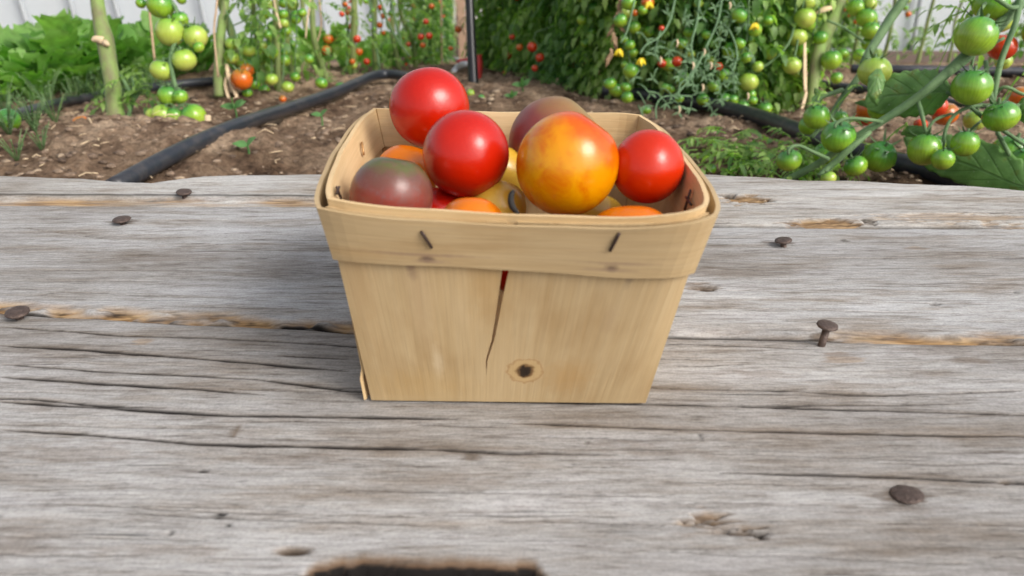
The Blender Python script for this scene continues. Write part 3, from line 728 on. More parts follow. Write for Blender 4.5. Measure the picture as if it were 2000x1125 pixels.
sheet('rim_band', m_band, band_pt(.0012, .0222, .0030, .0017), list(range(ring_n)), VB, -.0008, .0009, band_uv, basket, closed=True)
sheet('inner_rim_band', m_band_in, band_pt(-.0013, .0175, -.0016, -.0020, 0.0), list(range(ring_n)), VB, -.0010, .0008, band_uv, basket, closed=True)
def staple(a, b, mat, label=None, r=.00055):
    mb = MB(); a = Vector(a); b = Vector(b); d = (b - a)
    n_ = (CO - a).normalized()
    mb.tube([a - n_ * .002, a + n_ * .0003, a.lerp(b, .5) + n_ * .0008, b + n_ * .0003, b - n_ * .002], r, n=8, sub=2)
    o = mb.build('staple', mat, basket); rehome(basket, o)
    if label: o['label'] = label
def onfront(px, py, off=.0042):
    u, v = upx(px, py); return wall_pt(0, u, v, off)
def hit(k, px, py, off):
    best = None
    for i in range(0, 101):
        for j in range(40, 101):
            q = wall_pt(k, i / 100, j / 100, off); p = q - CO; d = p.dot(FW); e = (1000 + F * p.x / d - px) ** 2 + (562.5 - F * p.dot(UP) / d - py) ** 2
            if best is None or e < best[0]: best = (e, q)
    return best[1]
staple(hit(0, 825, 455, .0038), hit(0, 843, 484, .0034), M_STAPLE, r=.0006)
staple(hit(0, 1211, 457, .0038), hit(0, 1191, 487, .0034), M_STAPLE, r=.0006)
staple(hit(3, 707, 279, -.0042), hit(3, 711, 301, -.0042), M_STAPLE2, 'bright copper staple inside the left rim')
staple(hit(3, 655, 365, -.0042), hit(3, 665, 388, -.0042), M_STAPLE); staple(hit(3, 658, 378, -.0042), hit(3, 663, 366, -.0042), M_STAPLE)
staple(hit(1, 1348, 372, -.0042), hit(1, 1338, 408, -.0042), M_STAPLE); staple(hit(1, 1340, 385, -.0042), hit(1, 1350, 400, -.0042), M_STAPLE)

# ------------------------------------------------------------------ tomatoes
def tomato_mesh(name, nu=36, nv=22, obl=.93, dimple=.12, lob=.012, nl=5, egg=0.0):
    vs = []; fs = []
    for j in range(nv + 1):
        th = math.pi * j / nv
        for i in range(nu):
            ph = 2 * math.pi * i / nu
            rr = math.sin(th) ** .97 * (1 + lob * math.cos(nl * ph) * math.sin(th / 2 if th < math.pi / 2 else (math.pi - th)))
            z = math.cos(th) * obl
            if z > 0: z -= dimple * math.exp(-(rr / .28) ** 2)
            rr *= 1 - egg * z
            vs.append((rr * math.cos(ph), rr * math.sin(ph), z))
    for j in range(nv):
        for i in range(nu): fs.append((j * nu + i, (j + 1) * nu + i, (j + 1) * nu + (i + 1) % nu, j * nu + (i + 1) % nu))
    me = bpy.data.meshes.new(name); me.from_pydata(vs, [], fs); me.polygons.foreach_set('use_smooth', np.ones(len(fs), bool)); me.update(); return me
def basket_tomato(px, py, rpx, D, mat, label, axis=(0, .2, 1), obl=.96, egg=0.0, sx=1.0, name='tomato'):
    me = tomato_mesh('tomato', 64, 40, obl, .10, .008, 6, egg); me.materials.append(mat)
    o = link('tomato', me); c = atD(px, py, D); r = rpx * D / F; o.location = c; o.scale = (r * sx, r, r)
    o.rotation_mode = 'QUATERNION'; o.rotation_quaternion = Vector(axis).normalized().to_track_quat('Z', 'Y')
    return tag(o, label, 'tomato', 'mixed tomatoes in the basket')
red1 = mat_tomato('red_tomato_skin', [(0.0, (.52, .014, .0)), (0.7, (.45, .008, .001)), (1.0, (.36, .006, .004))], rough=.25, spec=.5, coat=.0)
red2 = mat_tomato('bright_red_tomato_skin', [(0.0, (.52, .013, .0)), (1.0, (.41, .007, .003))], rough=.25, spec=.5, coat=.0)
red3 = mat_tomato('orange_red_tomato_skin', [(0.0, (.54, .024, .0)), (1.0, (.47, .014, .0))], rough=.25, spec=.5, coat=.0)
purp = mat_tomato('purple_black_tomato_skin', [(0.0, (.30, .050, .03)), (0.5, (.23, .045, .032)), (0.76, (.13, .06, .045)), (0.88, (.10, .10, .035)), (1.0, (.06, .07, .02))], mott=(9, .5, .75, (.17, .08, .07)), rough=.30, spec=.42, coat=0.0)
purp2 = mat_tomato('dusky_purple_tomato_skin', [(0.0, (.22, .03, .03)), (0.55, (.20, .045, .04)), (0.85, (.24, .13, .05)), (1.0, (.24, .16, .06))], rough=.38, spec=.42, coat=0.0)
yel = mat_tomato('marbled_yellow_tomato_skin', [(0.0, (.66, .33, .0)), (0.5, (.68, .29, .0)), (0.72, (.66, .24, .0)), (0.86, (.60, .10, .0)), (1.0, (.52, .06, .0))], mott=(3.2, .49, .72, (.58, .12, .0)), rough=.25, spec=.5, coat=0.0)
org = mat_tomato('orange_tomato_skin_plain', [(0.0, (.66, .20, .004)), (1.0, (.60, .14, .003))], rough=.25, spec=.5, coat=0.0)
lem = mat_tomato('lemon_tomato_skin', [(0.0, (.75, .50, .08)), (1.0, (.62, .36, .03))], rough=.3)
basket_tomato(839, 211, 78.5, .374, red1, 'glossy red tomato at the back left, highest of all and above the rim', (-.3, .5, 1), .985)
basket_tomato(910, 301, 84, .331, red2, 'glossy red tomato in the middle, in front of the highest red one', (.1, .7, .8), 1.0)
basket_tomato(1083, 280, 89, .371, purp2, 'dusky brown purple tomato behind the marbled yellow one', (.7, .2, .7), 1.0)
T4 = basket_tomato(1108, 321, 99, .316, yel, 'largest tomato, yellow marbled with orange, at the front of the basket', (.55, .1, .8), 1.03)
basket_tomato(1265, 325, 70, .3185, red3, 'red tomato against the right side of the basket', (.3, .6, .8), 1.03, .03)
basket_tomato(765, 383, 81, .312, purp, 'purple tomato with olive green shoulders in the front left corner', (.15, .30, 1), .97)
basket_tomato(793, 343, 62, .362, org, 'plain orange tomato showing behind the purple one at the left', (.2, .5, 1), .97)
basket_tomato(921, 449, 68, .300, org, 'orange tomato low at the front, below the middle red one', (0, .5, 1), .97)
basket_tomato(1231, 484, 95, .303, org, 'wide orange tomato low at the front right, only its top above the rim', (0, .5, 1), .9)
basket_tomato(975, 340, 58, .366, lem, 'yellow orange tomato squeezed between the red one and the purple one', (.2, .5, 1), .97)
basket_tomato(973, 404, 56, .338, lem, 'pale yellow tomato low between the front orange one and the marbled one', (.2, .5, 1), .95)
basket_tomato(862, 425, 62, .345, red1, 'dark red tomato low down under the middle red one', (.2, .5, 1), .97)
basket_tomato(1010, 520, 58, .306, red2, 'red tomato deep inside, seen through the split in the front', (.2, .5, 1), .97)
basket_tomato(1258, 452, 44, .330, red1, 'deep red tomato low on the right beneath the others', (.2, .5, 1), .97)
basket_tomato(1160, 440, 66, .362, lem, 'pale tomato in the gap between marbled yellow and right hand red', (.2, .5, 1), .97)
mb = MB(); st = [(1004, 372), (999, 380), (998, 392), (1001, 404), (1008, 413), (1014, 418)]
mb.tube([atD(a, b, .289) for a, b in st], [.0006, .0011, .0013, .0013, .001, .0005], n=8)
M_CALYX = mat_plain('black_dry_calyx', (.012, .010, .008), .8, .4, 200)
o = mb.build('dried_calyx', M_CALYX); o.parent = T4; 
bpy.context.view_layer.update(); o.matrix_parent_inverse = T4.matrix_world.inverted()

# --- fruit shared meshes for the vines
FM = {}
for key, m in M_FRUIT.items():
    FM[key] = []
    for v_ in range(3):
        me = tomato_mesh('tomato', 28, 18, (.92, .97, .88)[v_], .14, .02, (5, 6, 4)[v_]); me.materials.append(m); FM[key].append(me)
FS = {}
for key, m in M_FRUIT.items():
    me = tomato_mesh('tomato', 16, 10, .94, .1, .0, 5); me.materials.append(m); FS[key] = me
def calyx_mesh(seed):
    rg = random.Random(seed); mb = MB()
    for k in range(6):
        a = 2 * math.pi * k / 6 + rg.uniform(-.2, .2); d = Vector((math.cos(a), math.sin(a), 0)); sd = Vector((-d.y, d.x, 0)); L = rg.uniform(.95, 1.4); up = rg.uniform(-.1, .7)
        vs = []; n = 6
        for i in range(n + 1):
            t = i / n; c = d * (.04 + L * t) + Vector((0, 0, .83 + up * t * t - .28 * math.sin(t * 2) * (1 - up)))
            w_ = .085 * math.sin(math.pi * (t * .9 + .1)) + .01
            vs += [c - sd * w_, c + Vector((0, 0, -.03)), c + sd * w_]
        fs = []
        for i in range(n): fs += [(i * 3, i * 3 + 1, i * 3 + 4, i * 3 + 3), (i * 3 + 1, i * 3 + 2, i * 3 + 5, i * 3 + 4)]
        mb.add(vs, fs, rg.random())
    mb.tube([(0, 0, .78), (0, 0, .95), (.03, 0, 1.12)], [.11, .09, .075], n=8)
    me = bpy.data.meshes.new('calyx'); me.from_pydata(mb.v, [], mb.f); me.materials.append(M_STEM_G); me.polygons.foreach_set('use_smooth', np.ones(len(mb.f), bool))
    a = me.attributes.new('rnd', 'FLOAT', 'FACE'); a.data.foreach_set('value', np.array(mb.r, 'f')); me.update(); return me
CAL = [calyx_mesh(i) for i in range(4)]
def fruit(parent, c, r, key='g', axis=(0, 0, 1), cal=True, small=False, label=None):
    me = FS[key] if small else rng.choice(FM[key])
    o = bpy.data.objects.new('tomato', me); C.objects.link(o); o.parent = parent
    o.location = Vector(c) - parent.location; k = r * rng.uniform(.97, 1.03); o.scale = (r, k, r)
    o.rotation_mode = 'QUATERNION'; q = Vector(axis).normalized().to_track_quat('Z', 'Y') @ Quaternion((0, 0, 1), rng.uniform(0, 6.28)); o.rotation_quaternion = q
    if cal and not small:
        c_ = bpy.data.objects.new('calyx', rng.choice(CAL)); C.objects.link(c_); c_.parent = o
    if label: o['label'] = label
    return o
def part(root, name, mb, mat, label=None, smooth=True):
    o = mb.build(name, mat, root, smooth); rehome(root, o)
    if label: o['label'] = label
    return o
def poly(pts, D=None): return [atD(a[0], a[1], a[2] if len(a) > 2 else D) for a in pts]
def gpt(px, py, up=0.0):          # where the sight line meets the soil
    r = ray(px, py); lo, hi = .3, 8.
    for _ in range(50):
        m = (lo + hi) / 2; p = CO + r * m
        if p.z > float(gh(p.x, p.y, False)): lo = m
        else: hi = m
    p = CO + r * lo; return Vector((p.x, p.y, p.z + up))
def dep(p): return (Vector(p) - CO).dot(FW)

# ------------------------------------------------------------------ polytunnel end wall, fence beyond the opening
WY = 4.25
def wall_xy(px, py):          # sight line meets the plane of the end wall
    r = ray(px, py); return CO + r * (WY / r.y)
xl = wall_xy(872, 90).x; xr = wall_xy(962, 90).x; zb = gz(0, WY) + .02
pw = empty('polytunnel_wall', (0, WY, zb), 'white translucent plastic end wall of the polytunnel with tube ribs and a door opening', 'polytunnel')
for a, b in ((-5.5, xl), (xr, 5.5)):
    mb = MB(); n = 60
    for i in range(n + 1):
        x = lerp(a, b, i / n); wv = .004 * math.sin(x * 3) + .002 * math.sin(x * 7)
        for z in (zb - .05, zb + .5, zb + 1.1, zb + 1.8): mb.v.append((x, WY + wv * (z - zb + .4), z))
    for i in range(n):
        for j in range(3): mb.f.append((i * 4 + j, i * 4 + 4 + j, i * 4 + 5 + j, i * 4 + 1 + j)); mb.r.append(.5)
    part(pw, 'film_sheet', mb, M_FILM)
for px in (-190, -110, -20, 62, 158, 243, 325, 408, 520, 640, 740, 830, 1300, 1420, 1540, 1660, 1790, 1915, 2040, 2180):
    x = wall_xy(px, 40).x; mb = MB(); mb.tube([(x, WY - .03, zb - .03), (x - .03, WY - .03, zb + .7), (x - .02, WY - .03, zb + 1.8)], .013, n=8)
    part(pw, 'rib', mb, M_RIB)
def box(mb, x0, x1, y0, y1, z0, z1, bev=0.0):
    vs = [(x, y, z) for x in (x0, x1) for y in (y0, y1) for z in (z0, z1)]
    mb.add(vs, [(0, 1, 3, 2), (4, 6, 7, 5), (0, 4, 5, 1), (2, 3, 7, 6), (0, 2, 6, 4), (1, 5, 7, 3)])
for a, b in ((-5.5, xl - .02), (xr + .02, 5.5)):
    mb = MB(); box(mb, a, b, WY - .075, WY - .045, zb - .08, zb + .055); part(pw, 'base_board', mb, M_BASE, smooth=False)
mb = MB(); box(mb, xl, xr, WY - .07, WY - .03, zb - .06, zb + .018); part(pw, 'door_sill', mb, M_WHITE, smooth=False)
for px in (905, 968):
    x = wall_xy(px, 60).x; mb = MB(); box(mb, x - .018, x + .018, WY - .12, WY - .08, zb - .05, zb + 1.8); part(pw, 'door_post', mb, M_POST, smooth=False)
fz = gz(0, 7.2)
fn = empty('slat_fence', (0, 7.2, fz), 'pale upright slat fence seen outside through the tunnel opening', 'fence')
mb = MB()
for k in range(44):
    x = -2.6 + k * .12; box(mb, x, x + .06, 7.18, 7.2, fz - .02, fz + .85)
part(fn, 'slats', mb, M_WHITE, smooth=False)
for z in (.18, .65):
    mb = MB(); box(mb, -2.7, 2.8, 7.2, 7.23, fz + z, fz + z + .07); part(fn, 'rail', mb, M_POST, smooth=False)

def foliage_mesh(name, seed, n, rad, h, L, mat, z0=.02, pinn=3, droop=(.3, 1.1), core=.15, lw=.5):
    rg = random.Random(seed); mb = MB()
    st_ = rng.getstate(); rng.seed(seed)
    for k in range(n):
        z = z0 + (h - z0) * rg.random(); a = rg.uniform(0, 6.28); q = core * rg.random() * rad
        d = Vector((math.cos(a), math.sin(a), rg.uniform(-.2, .5)))
        mb.compound(Vector((math.cos(a) * q, math.sin(a) * q, z)), d, L * rg.uniform(.7, 1.2), pinn, lw, droop=rg.uniform(*droop))
    rng.setstate(st_)
    me = bpy.data.meshes.new(name); me.from_pydata(mb.v, [], mb.f); me.materials.append(mat)
    me.polygons.foreach_set('use_smooth', np.ones(len(mb.f), bool))
    a = me.attributes.new('rnd', 'FLOAT', 'FACE'); a.data.foreach_set('value', np.array(mb.r, 'f')); me.update(); return me
FOL = [foliage_mesh('foliage', 100 + i, 300, .14, .42, .068, (M_LEAF_T, M_LEAF_D, M_LEAF_Y, M_LEAF_T)[i], .02, 4, (.3, 1.2), .42) for i in range(4)]
FOLT = [foliage_mesh('foliage', 250 + i, 15, .10, .45, .07, M_LEAF_T, .02, 3, (.5, 1.3), .5) for i in range(3)]
FOLS = [foliage_mesh('foliage', 200 + i, 30, .12, .45, .095, M_LEAF_T, .10, 3, (.5, 1.3), .5) for i in range(3)]      # sparse
FOLL = [foliage_mesh('foliage', 300 + i, 10, .05, .04, .065, M_LEAF_Y if i == 1 else M_LEAF_T, .005, 3, (.1, .5), .6, .36) for i in range(3)]  # low ferny
def stem_mb(base, h, lean, r, seed):
    rg = random.Random(seed); mb = MB(); p = Vector(base); pts = [p - Vector((0, 0, .02)), p]
    for k in range(1, 6):
        t = k / 5; pts.append(p + Vector((lean[0] * t + rg.uniform(-.012, .012), lean[1] * t + rg.uniform(-.012, .012), h * t)))
    mb.tube(pts, [r * 1.15, r * 1.1, r, r * .95, r * .9, r * .85, r * .8], n=9); return mb
def row_plant(base, label, group, dens, h=.46, n_fr=10, keys='gggp', fr_r=.013, lean=(0, 0), sc=1.0, seed=0, spread=.13, face=True, zr=(.03, .34), cat='tomato plant'):
    rg = random.Random(seed); root = empty('tomato_plant', base, label, cat, group)
    part(root, 'stem', stem_mb(base, h, lean, .007 * rg.uniform(.8, 1.2), seed), M_STEM)
    src = {2: FOL, 1: FOLS, 3: FOLT}[dens]
    if dens:
        o = bpy.data.objects.new('foliage', rg.choice(src)); C.objects.link(o); o.parent = root; o.rotation_euler = (0, 0, rg.uniform(0, 6.28)); o.scale = (sc, sc, sc * rg.uniform(.9, 1.1))
    tr = MB(); B = Vector(base)
    k = 0
    while k < n_fr:
        a = rg.uniform(-2.6, -.5) if face else rg.uniform(0, 6.28); rr = spread * rg.uniform(.5, 1.1)
        top = B + Vector((math.cos(a) * rr, math.sin(a) * rr, rg.uniform(*zr) + .07)); m = rg.randint(3, 6); key = rg.choice(keys)
        c0 = B + Vector((0, 0, top.z - B.z + .02)); pts = [c0, top]
        for j in range(m):
            q = top + Vector((rg.uniform(-.006, .006), 0, -.022 * (j + 1))); pts.append(q)
            if k >= n_fr or q.z < float(gh(q.x, q.y, False)) + .005: break
            sd = 1 if j % 2 else -1; r = fr_r * rg.uniform(.75, 1.15) * (1 - .06 * j)
            kk = key if rg.random() < .8 else rg.choice(keys)
            fruit(root, q + Vector((sd * r * 1.0, rg.uniform(-.008, .008), -r * .7)), r, kk, (sd * -.4, rg.uniform(-.3, .3), 1), small=True); k += 1
        tr.tube(pts, .0014, n=5, sub=2)
    if tr.v: part(root, 'truss_stalk', tr, M_STEM_G)
    return root
# right hand rows, from the far end of the path towards the camera
rgp = random.Random(3)
ORD = ('first second third fourth fifth sixth seventh eighth ninth tenth eleventh twelfth thirteenth fourteenth fifteenth sixteenth seventeenth eighteenth nineteenth twentieth twenty-first twenty-second twenty-third twenty-fourth twenty-fifth twenty-sixth twenty-seventh twenty-eighth').split()
def base_at(px, py, dy=0.0):
    p = gpt(px, py); y = p.y + dy; x = p.x * (y / p.y); return Vector((x, y, gz(x, y)))
kk = 0
front = [(985, 152, .35, 'ggr'), (1035, 158, .25, 'grr'), (1080, 166, .15, 'ggr'), (1130, 178, .1, 'gro'), (1185, 190, .05, 'gggo'), (1245, 200, .02, 'gggp'), (1310, 207, .0, 'gggp'), (1375, 212, 0, 'gggp'), (1440, 214, 0, 'gggp'), (1500, 210, .02, 'gggp')]
for px, py, dy, ks in front:
    b = base_at(px, py, dy + .04); lb = 'leafy tomato plant, %s to the right of the black stake in the front row' % ORD[kk]
    row_plant(b, lb, 'dense tomato row right of the path', 2, n_fr=9 if px > 1150 else 6, keys=ks, fr_r=.0125 if px > 1150 else .010, sc=.82 if px > 1150 else .95, seed=kk, spread=.12, zr=(.0, .26)); kk += 1
for rw in range(3):
    for i in range(6):
        t = (i + rgp.uniform(-.25, .25)) / 6; px = lerp(1000 + rw * 25, 1540, t); b = base_at(px, lerp(150, 206, t), .30 + rw * .32 + .2 * (1 - t))
        row_plant(b, 'dark leafy tomato plant deep in the dense row right of the path', 'tomato plants deeper in the right row', 2, n_fr=4, keys='ggor', fr_r=.012, sc=1.05, seed=50 + kk, spread=.16); kk += 1
# behind the raffia tied stem: thinner plants with the bright wall showing through
fi = 0
for px, py, dy, d_ in ((1600, 150, .5, 3), (1660, 140, .5, 3), (1720, 135, .55, 3), (1790, 132, .6, 3), (1850, 130, .5, 3), (1930, 130, .5, 3), (2010, 130, .5, 1), (2090, 135, .3, 2), (1630, 130, 1.0, 2), (1760, 128, 1.0, 1), (1880, 128, 1.0, 1), (2000, 128, 1.1, 2), (1560, 140, .8, 2)):
    b = base_at(px, py, dy); row_plant(b, 'thin distant tomato plant before the bright wall, %s in the far right group' % ORD[fi], 'thin plants at the far right', d_, n_fr=5, keys='gggpo', fr_r=.013, seed=200 + kk, spread=.1, zr=(.1, .4)); kk += 1; fi += 1
# left hand row running to the end of the path
li = 0
for px, py, dy, d_, ks, nf in ((470, 182, .10, 3, 'gggp', 12), (520, 178, .12, 3, 'gggp', 14), (575, 172, .16, 3, 'gggp', 12), (640, 165, .1, 3, 'ggp', 8), (690, 160, .3, 3, 'rrog', 10), (735, 152, .3, 3, 'rrog', 8), (780, 148, .3, 3, 'rog', 7), (812, 140, .4, 1, 'rrg', 8), (835, 135, .5, 2, 'gor', 6), (858, 128, .7, 2, 'gor', 5), (868, 120, 1.1, 2, 'gor', 5), (600, 150, .7, 3, 'ggr', 6), (700, 140, 1.2, 3, 'gr', 5), (780, 132, 1.3, 3, 'gr', 5), (830, 124, 1.5, 2, 'gr', 4), (640, 130, 1.5, 3, 'gr', 4)):
    b = base_at(px, py, dy); row_plant(b, ('slender trellised plant with %s in the left row, %s from the raffia tie' % ('green fruit' if nf > 10 else 'few fruits' if nf < 7 else 'small ripening fruit', ORD[li])), 'tomato row left of the path', d_, n_fr=nf, keys=ks, fr_r=.0125 if px < 650 else .0085, seed=300 + kk, spread=.085, lean=(rgp.uniform(-.08, .06), 0), zr=(.02, .33), sc=.75); kk += 1; li += 1

# ------------------------------------------------------------------ leafy greens at the left
def brassica_leaf(mb, base, d, L, W, r, arch):
    d = Vector(d).normalized(); up = Vector((0, 0, 1)); side = d.cross(up).normalized(); n = 9
    vs = []; fs = []; P = []
    for i in range(n + 1):
        t = i / n; P.append(base + d * (L * t) * (.55 + .45 * t) + up * (L * arch * math.sin(t * 2.0) * .75))
    mb.tube(P[:7], [.0035, .0033, .003, .0026, .002, .0016, .001], n=5, sub=1, r=1.0)
    s0 = 4; m = 6
    ph = rng.uniform(0, 6)
    for i in range(s0, n + 1):
        t = (i - s0) / (n - s0); wv = W * .5 * max(0.02, math.sin(math.pi * (t * .86 + .12))) ** .7
        for j in range(-m // 2, m // 2 + 1):
            u = j / (m / 2); ruff = .10 * W * abs(u) ** 2 * math.sin(ph + t * 9 + u * 3)
            vs.append(P[i] + side * (wv * u * (1 + .12 * math.sin(t * 14 + ph) * abs(u))) + up * (ruff + .16 * W * abs(u) - .04 * W))
    k = m + 1
    for i in range(n - s0):
        for j in range(m): a = i * k + j; fs.append((a, a + 1, a + k + 1, a + k))
    mb.add(vs, fs, r)
gl = [(5, 212), (75, 208), (140, 196), (185, 188), (255, 176), (315, 170), (365, 168), (-20, 190), (40, 200), (110, 195), (160, 188), (215, 180), (280, 178), (345, 170), (390, 170), (55, 165), (110, 165), (205, 158), (265, 152), (330, 158), (20, 175), (75, 190), (130, 180), (185, 170), (250, 165), (310, 168), (30, 150), (95, 150), (160, 145), (225, 140), (290, 140), (350, 150), (400, 150), (0, 130), (60, 125), (125, 122), (190, 120), (250, 118), (320, 120), (385, 125), (445, 135), (500, 130), (560, 130), (-60, 160), (-120, 150), (-50, 130), (620, 128), (690, 128), (750, 128), (5, 112), (90, 110), (170, 108), (260, 108), (340, 110), (430, 112)]
gl += [(470, 158), (520, 152), (575, 150), (625, 146), (675, 142), (720, 140), (770, 136), (815, 126)]
gl.sort(); cnt = [0] * 4
for i, (px, py) in enumerate(gl):
    lane = 0 if py > 172 else 1 if py > 150 else 2 if py > 127 else 3; cnt[lane] += 1
    b = base_at(px, py, .02 if py > 172 else .12); rg = random.Random(900 + i); st_ = rng.getstate(); rng.seed(900 + i)
    sc = rg.uniform(.5, .82) * (1.0 if b.y < 2 else 1.05)
    root = empty('leafy_green', b, 'leafy green plant in the %s line of the left bed, %s from the left' % (('front', 'second', 'middle', 'back')[lane], ORD[cnt[lane] - 1]), 'leafy greens', 'leafy greens in the left bed')
    rs_ = (.0, .35, .6)
    mb = MB()
    for k in range(16):
        a = k * 2.4 + rg.uniform(-.3, .3); L = sc * rg.uniform(.085, .14)
        brassica_leaf(mb, b + Vector((math.cos(a), math.sin(a), 0)) * .008, (math.cos(a), math.sin(a), rg.uniform(.25, 1.0)), L, L * rg.uniform(.5, .75), rg.random(), rg.uniform(.2, 1.0))
    part(root, 'foliage', mb, M_LEAF_G); rng.setstate(st_)

# ------------------------------------------------------------------ pipes
def pipe(name, label, pts, r, lift=.006):
    P = []
    for p in pts:
        q = gpt(p[0], p[1]); P.append(Vector((q.x, q.y, float(gh(q.x, q.y, False)) + r + (p[2] if len(p) > 2 else lift))))
    P = smooth(resample(P, 26), 3)
    mb = MB(); mb.tube(P, r, n=18, sub=3); return tag(mb.build(name, M_PIPE), label, 'hose')
pipe('irrigation_hose', 'black hose running diagonally from the back plank to a bend by the left row', [(225, 396), (300, 352), (345, 324), (400, 297), (470, 266), (560, 234), (645, 203), (700, 178), (730, 161), (750, 155), (780, 160), (840, 176)], .0102, .006)
pipe('irrigation_hose', 'black hose behind the woody stem at the left edge of the bed', [(-120, 290), (0, 258), (70, 236), (130, 215), (210, 200), (300, 184), (420, 172)], .0085)
pipe('irrigation_hose', 'black hose crossing the soil right of the basket, passing under the near branch', [(1180, 196), (1250, 203), (1320, 212), (1400, 228), (1470, 247), (1530, 270), (1600, 300), (1690, 335), (1800, 356), (1960, 420)], .0115)
pipe('irrigation_hose', 'thin black hose at the far right behind the big veined leaf', [(1560, 170), (1640, 186), (1700, 190), (1800, 208), (1900, 228), (2100, 260)], .0085)
pipe('irrigation_hose', 'distant black hose at the right under the bright wall', [(1660, 148), (1760, 150), (1880, 152), (2050, 156)], .010)

# ------------------------------------------------------------------ black stake and red implement
b = gpt(925, 170); mb = MB(); top = atD(912, -160, dep(b)); b2 = atD(917, 0, dep(b))
mb.tube([b - Vector((0, 0, .03)), b, b2, top], [.0115, .0115, .009, .009], n=14, sub=4)
tag(mb.build('garden_stake', M_BLACK), 'upright black metal stake standing in the path', 'stake')
b = gpt(934, 150)
rt = empty('garden_implement', b, 'red metal implement with a curved grey guard behind the black stake', 'implement'); D = dep(b) + .02
mb = MB(); mb.tube([atD(930, 108, D), atD(934, 130, D), atD(932, 168, D - .05)], [.013, .011, .008], n=10); part(rt, 'leg', mb, M_RED)
mb = MB(); mb.tube([atD(895, 121, D + .02), atD(915, 118, D), atD(938, 112, D)], .006, n=8); part(rt, 'crossbar', mb, M_RED)
mb = MB(); mb.tube([atD(884, 141, D + .02), atD(893, 132, D + .02), atD(905, 126, D), atD(920, 124, D)], [.006, .008, .008, .006], n=8, flat=.4); part(rt, 'guard', mb, M_GREY)

# ------------------------------------------------------------------ near left plant
base = gpt(226, 232); D0 = dep(base)
pl = empty('tomato_plant', base, 'near left tomato plant with thick woody stem and hanging truss of green tomatoes', 'tomato plant')
mb = MB()
def pr(px, w): return w / 2 * D0 / F
mb.tube(poly([(205, -330, D0 + .1), (195, -160, D0 + .05), (187, -60, D0), (190, 0, D0), (196, 40, D0), (204, 75, D0), (207, 88, D0), (213, 125, D0), (220, 165, D0), (223, 200, D0), (228, 238, D0)]),
        [pr(0, 20), pr(0, 23), pr(0, 24), pr(0, 25), pr(0, 27), pr(0, 34), pr(0, 32), pr(0, 30), pr(0, 30), pr(0, 31), pr(0, 36)], n=16, sub=5)
part(pl, 'stem', mb, M_STEM_W)
mb = MB()
mb.tube(poly([(201, 80, D0 - .012), (187, 76, D0 - .014), (181, 80, D0 - .014)], ), [.007, .005, .003], n=8); mb.tube(poly([(205, 84, D0 - .013), (213, 88, D0 - .016)]), [.006, .002], n=8)
part(pl, 'pruned_knot', mb, M_RAFFIA)
mb = MB(); DT = D0 - .06
mb.tube(poly([(285, -60, DT), (318, -12, DT), (343, 15, DT), (352, 60, DT), (338, 92, DT), (333, 120, DT), (338, 150, DT), (345, 178, DT), (350, 205, DT)]), [.003, .003, .0032, .003, .003, .0034, .0034, .003, .002], n=8)
TL = [(313, 10, 26, 'g'), (332, 62, 28, 'p'), (382, 72, 23, 'p'), (352, 38, 16, 'g'), (360, 117, 24, 'p'), (316, 137, 22, 'p'), (330, 186, 22, 'g'), (352, 188, 15, 'g'), (300, 226, 15, 'p'), (318, 224, 21, 'p'), (341, 226, 18, 'g'), (378, 228, 25, 'g'), (388, 92, 11, 'g'), (275, 6, 10, 'g')]
for px, py, r, k in TL:
    if px not in (275,): mb.tube(poly([(343, py - 14, DT), ((px + 343) / 2, py - r * .9 - 3, DT + .002), (px, py - r * .8, DT + .004)]), .0013, n=6)
part(pl, 'truss_stalk', mb, M_STEM_G)
for px, py, r, k in TL:
    fruit(pl, atD(px, py, DT + rng.uniform(-.004, .010)), r * DT / F, k, ((340 - px) * .012, .1, 1 if py < 205 else .5))
mb = MB(); bx = gpt(250, 232)
for pts in ([(248, 232), (256, 212), (262, 180), (258, 150)], [(258, 200), (280, 170), (292, 168)], [(259, 190), (243, 160), (235, 145)]):
    mb.tube([atD(a, b_, dep(bx)) for a, b_ in pts], [.0035, .003, .002, .0015][:len(pts)], n=6)
part(pl, 'side_shoot', mb, M_STEM_G)
mb = MB()
for k in range(26):
    p = atD(rng.uniform(222, 300), rng.uniform(125, 205), dep(bx) + rng.uniform(-.03, .05)); a = rng.uniform(0, 6.28); mb.compound(p, (math.cos(a), math.sin(a), .2), rng.uniform(.03, .055), 3, .4, droop=.4)
part(pl, 'foliage', mb, M_LEAF_T)
mb = MB(); mb.tube([gpt(404, 250, -.01), gpt(410, 250, .0) + Vector((0, 0, .018))], [.004, .0045], n=8); tag(mb.build('cut_stub', M_RAFFIA), 'pale cut dry stub poking from the soil beside the low green tomato', 'stub')

# twine
def twine(label, pts, r=.0014, mat=M_TWINE):
    mb = MB(); mb.tube([atD(*p) for p in pts], r, n=6); tag(mb.build('twine', mat), label, 'twine', 'training twines')
twine('brown twine hanging beside the topmost green tomatoes at the left', [(288, -160, 1.3), (291, 0, 1.3), (296, 60, 1.3), (302, 118, 1.3)], .0022)
twine('brown twine just left of the second stem', [(428, -150, 1.38), (424, 0, 1.38), (418, 60, 1.38), (426, 150, 1.38)], .002)
twine('pale slack twine crossing the left row of green tomatoes', [(528, -120, 1.5), (535, 0, 1.5), (548, 55, 1.5)], .003, M_RAFFIA)
twine('pale twine above the far end of the long hose', [(600, -100, 1.6), (605, 0, 1.6), (600, 40, 1.6), (597, 75, 1.6)], .002, M_RAFFIA)
twine('orange brown twine left of the small red tomatoes', [(622, -100, 1.7), (624, 0, 1.7), (627, 55, 1.7), (612, 100, 1.7)], .002)
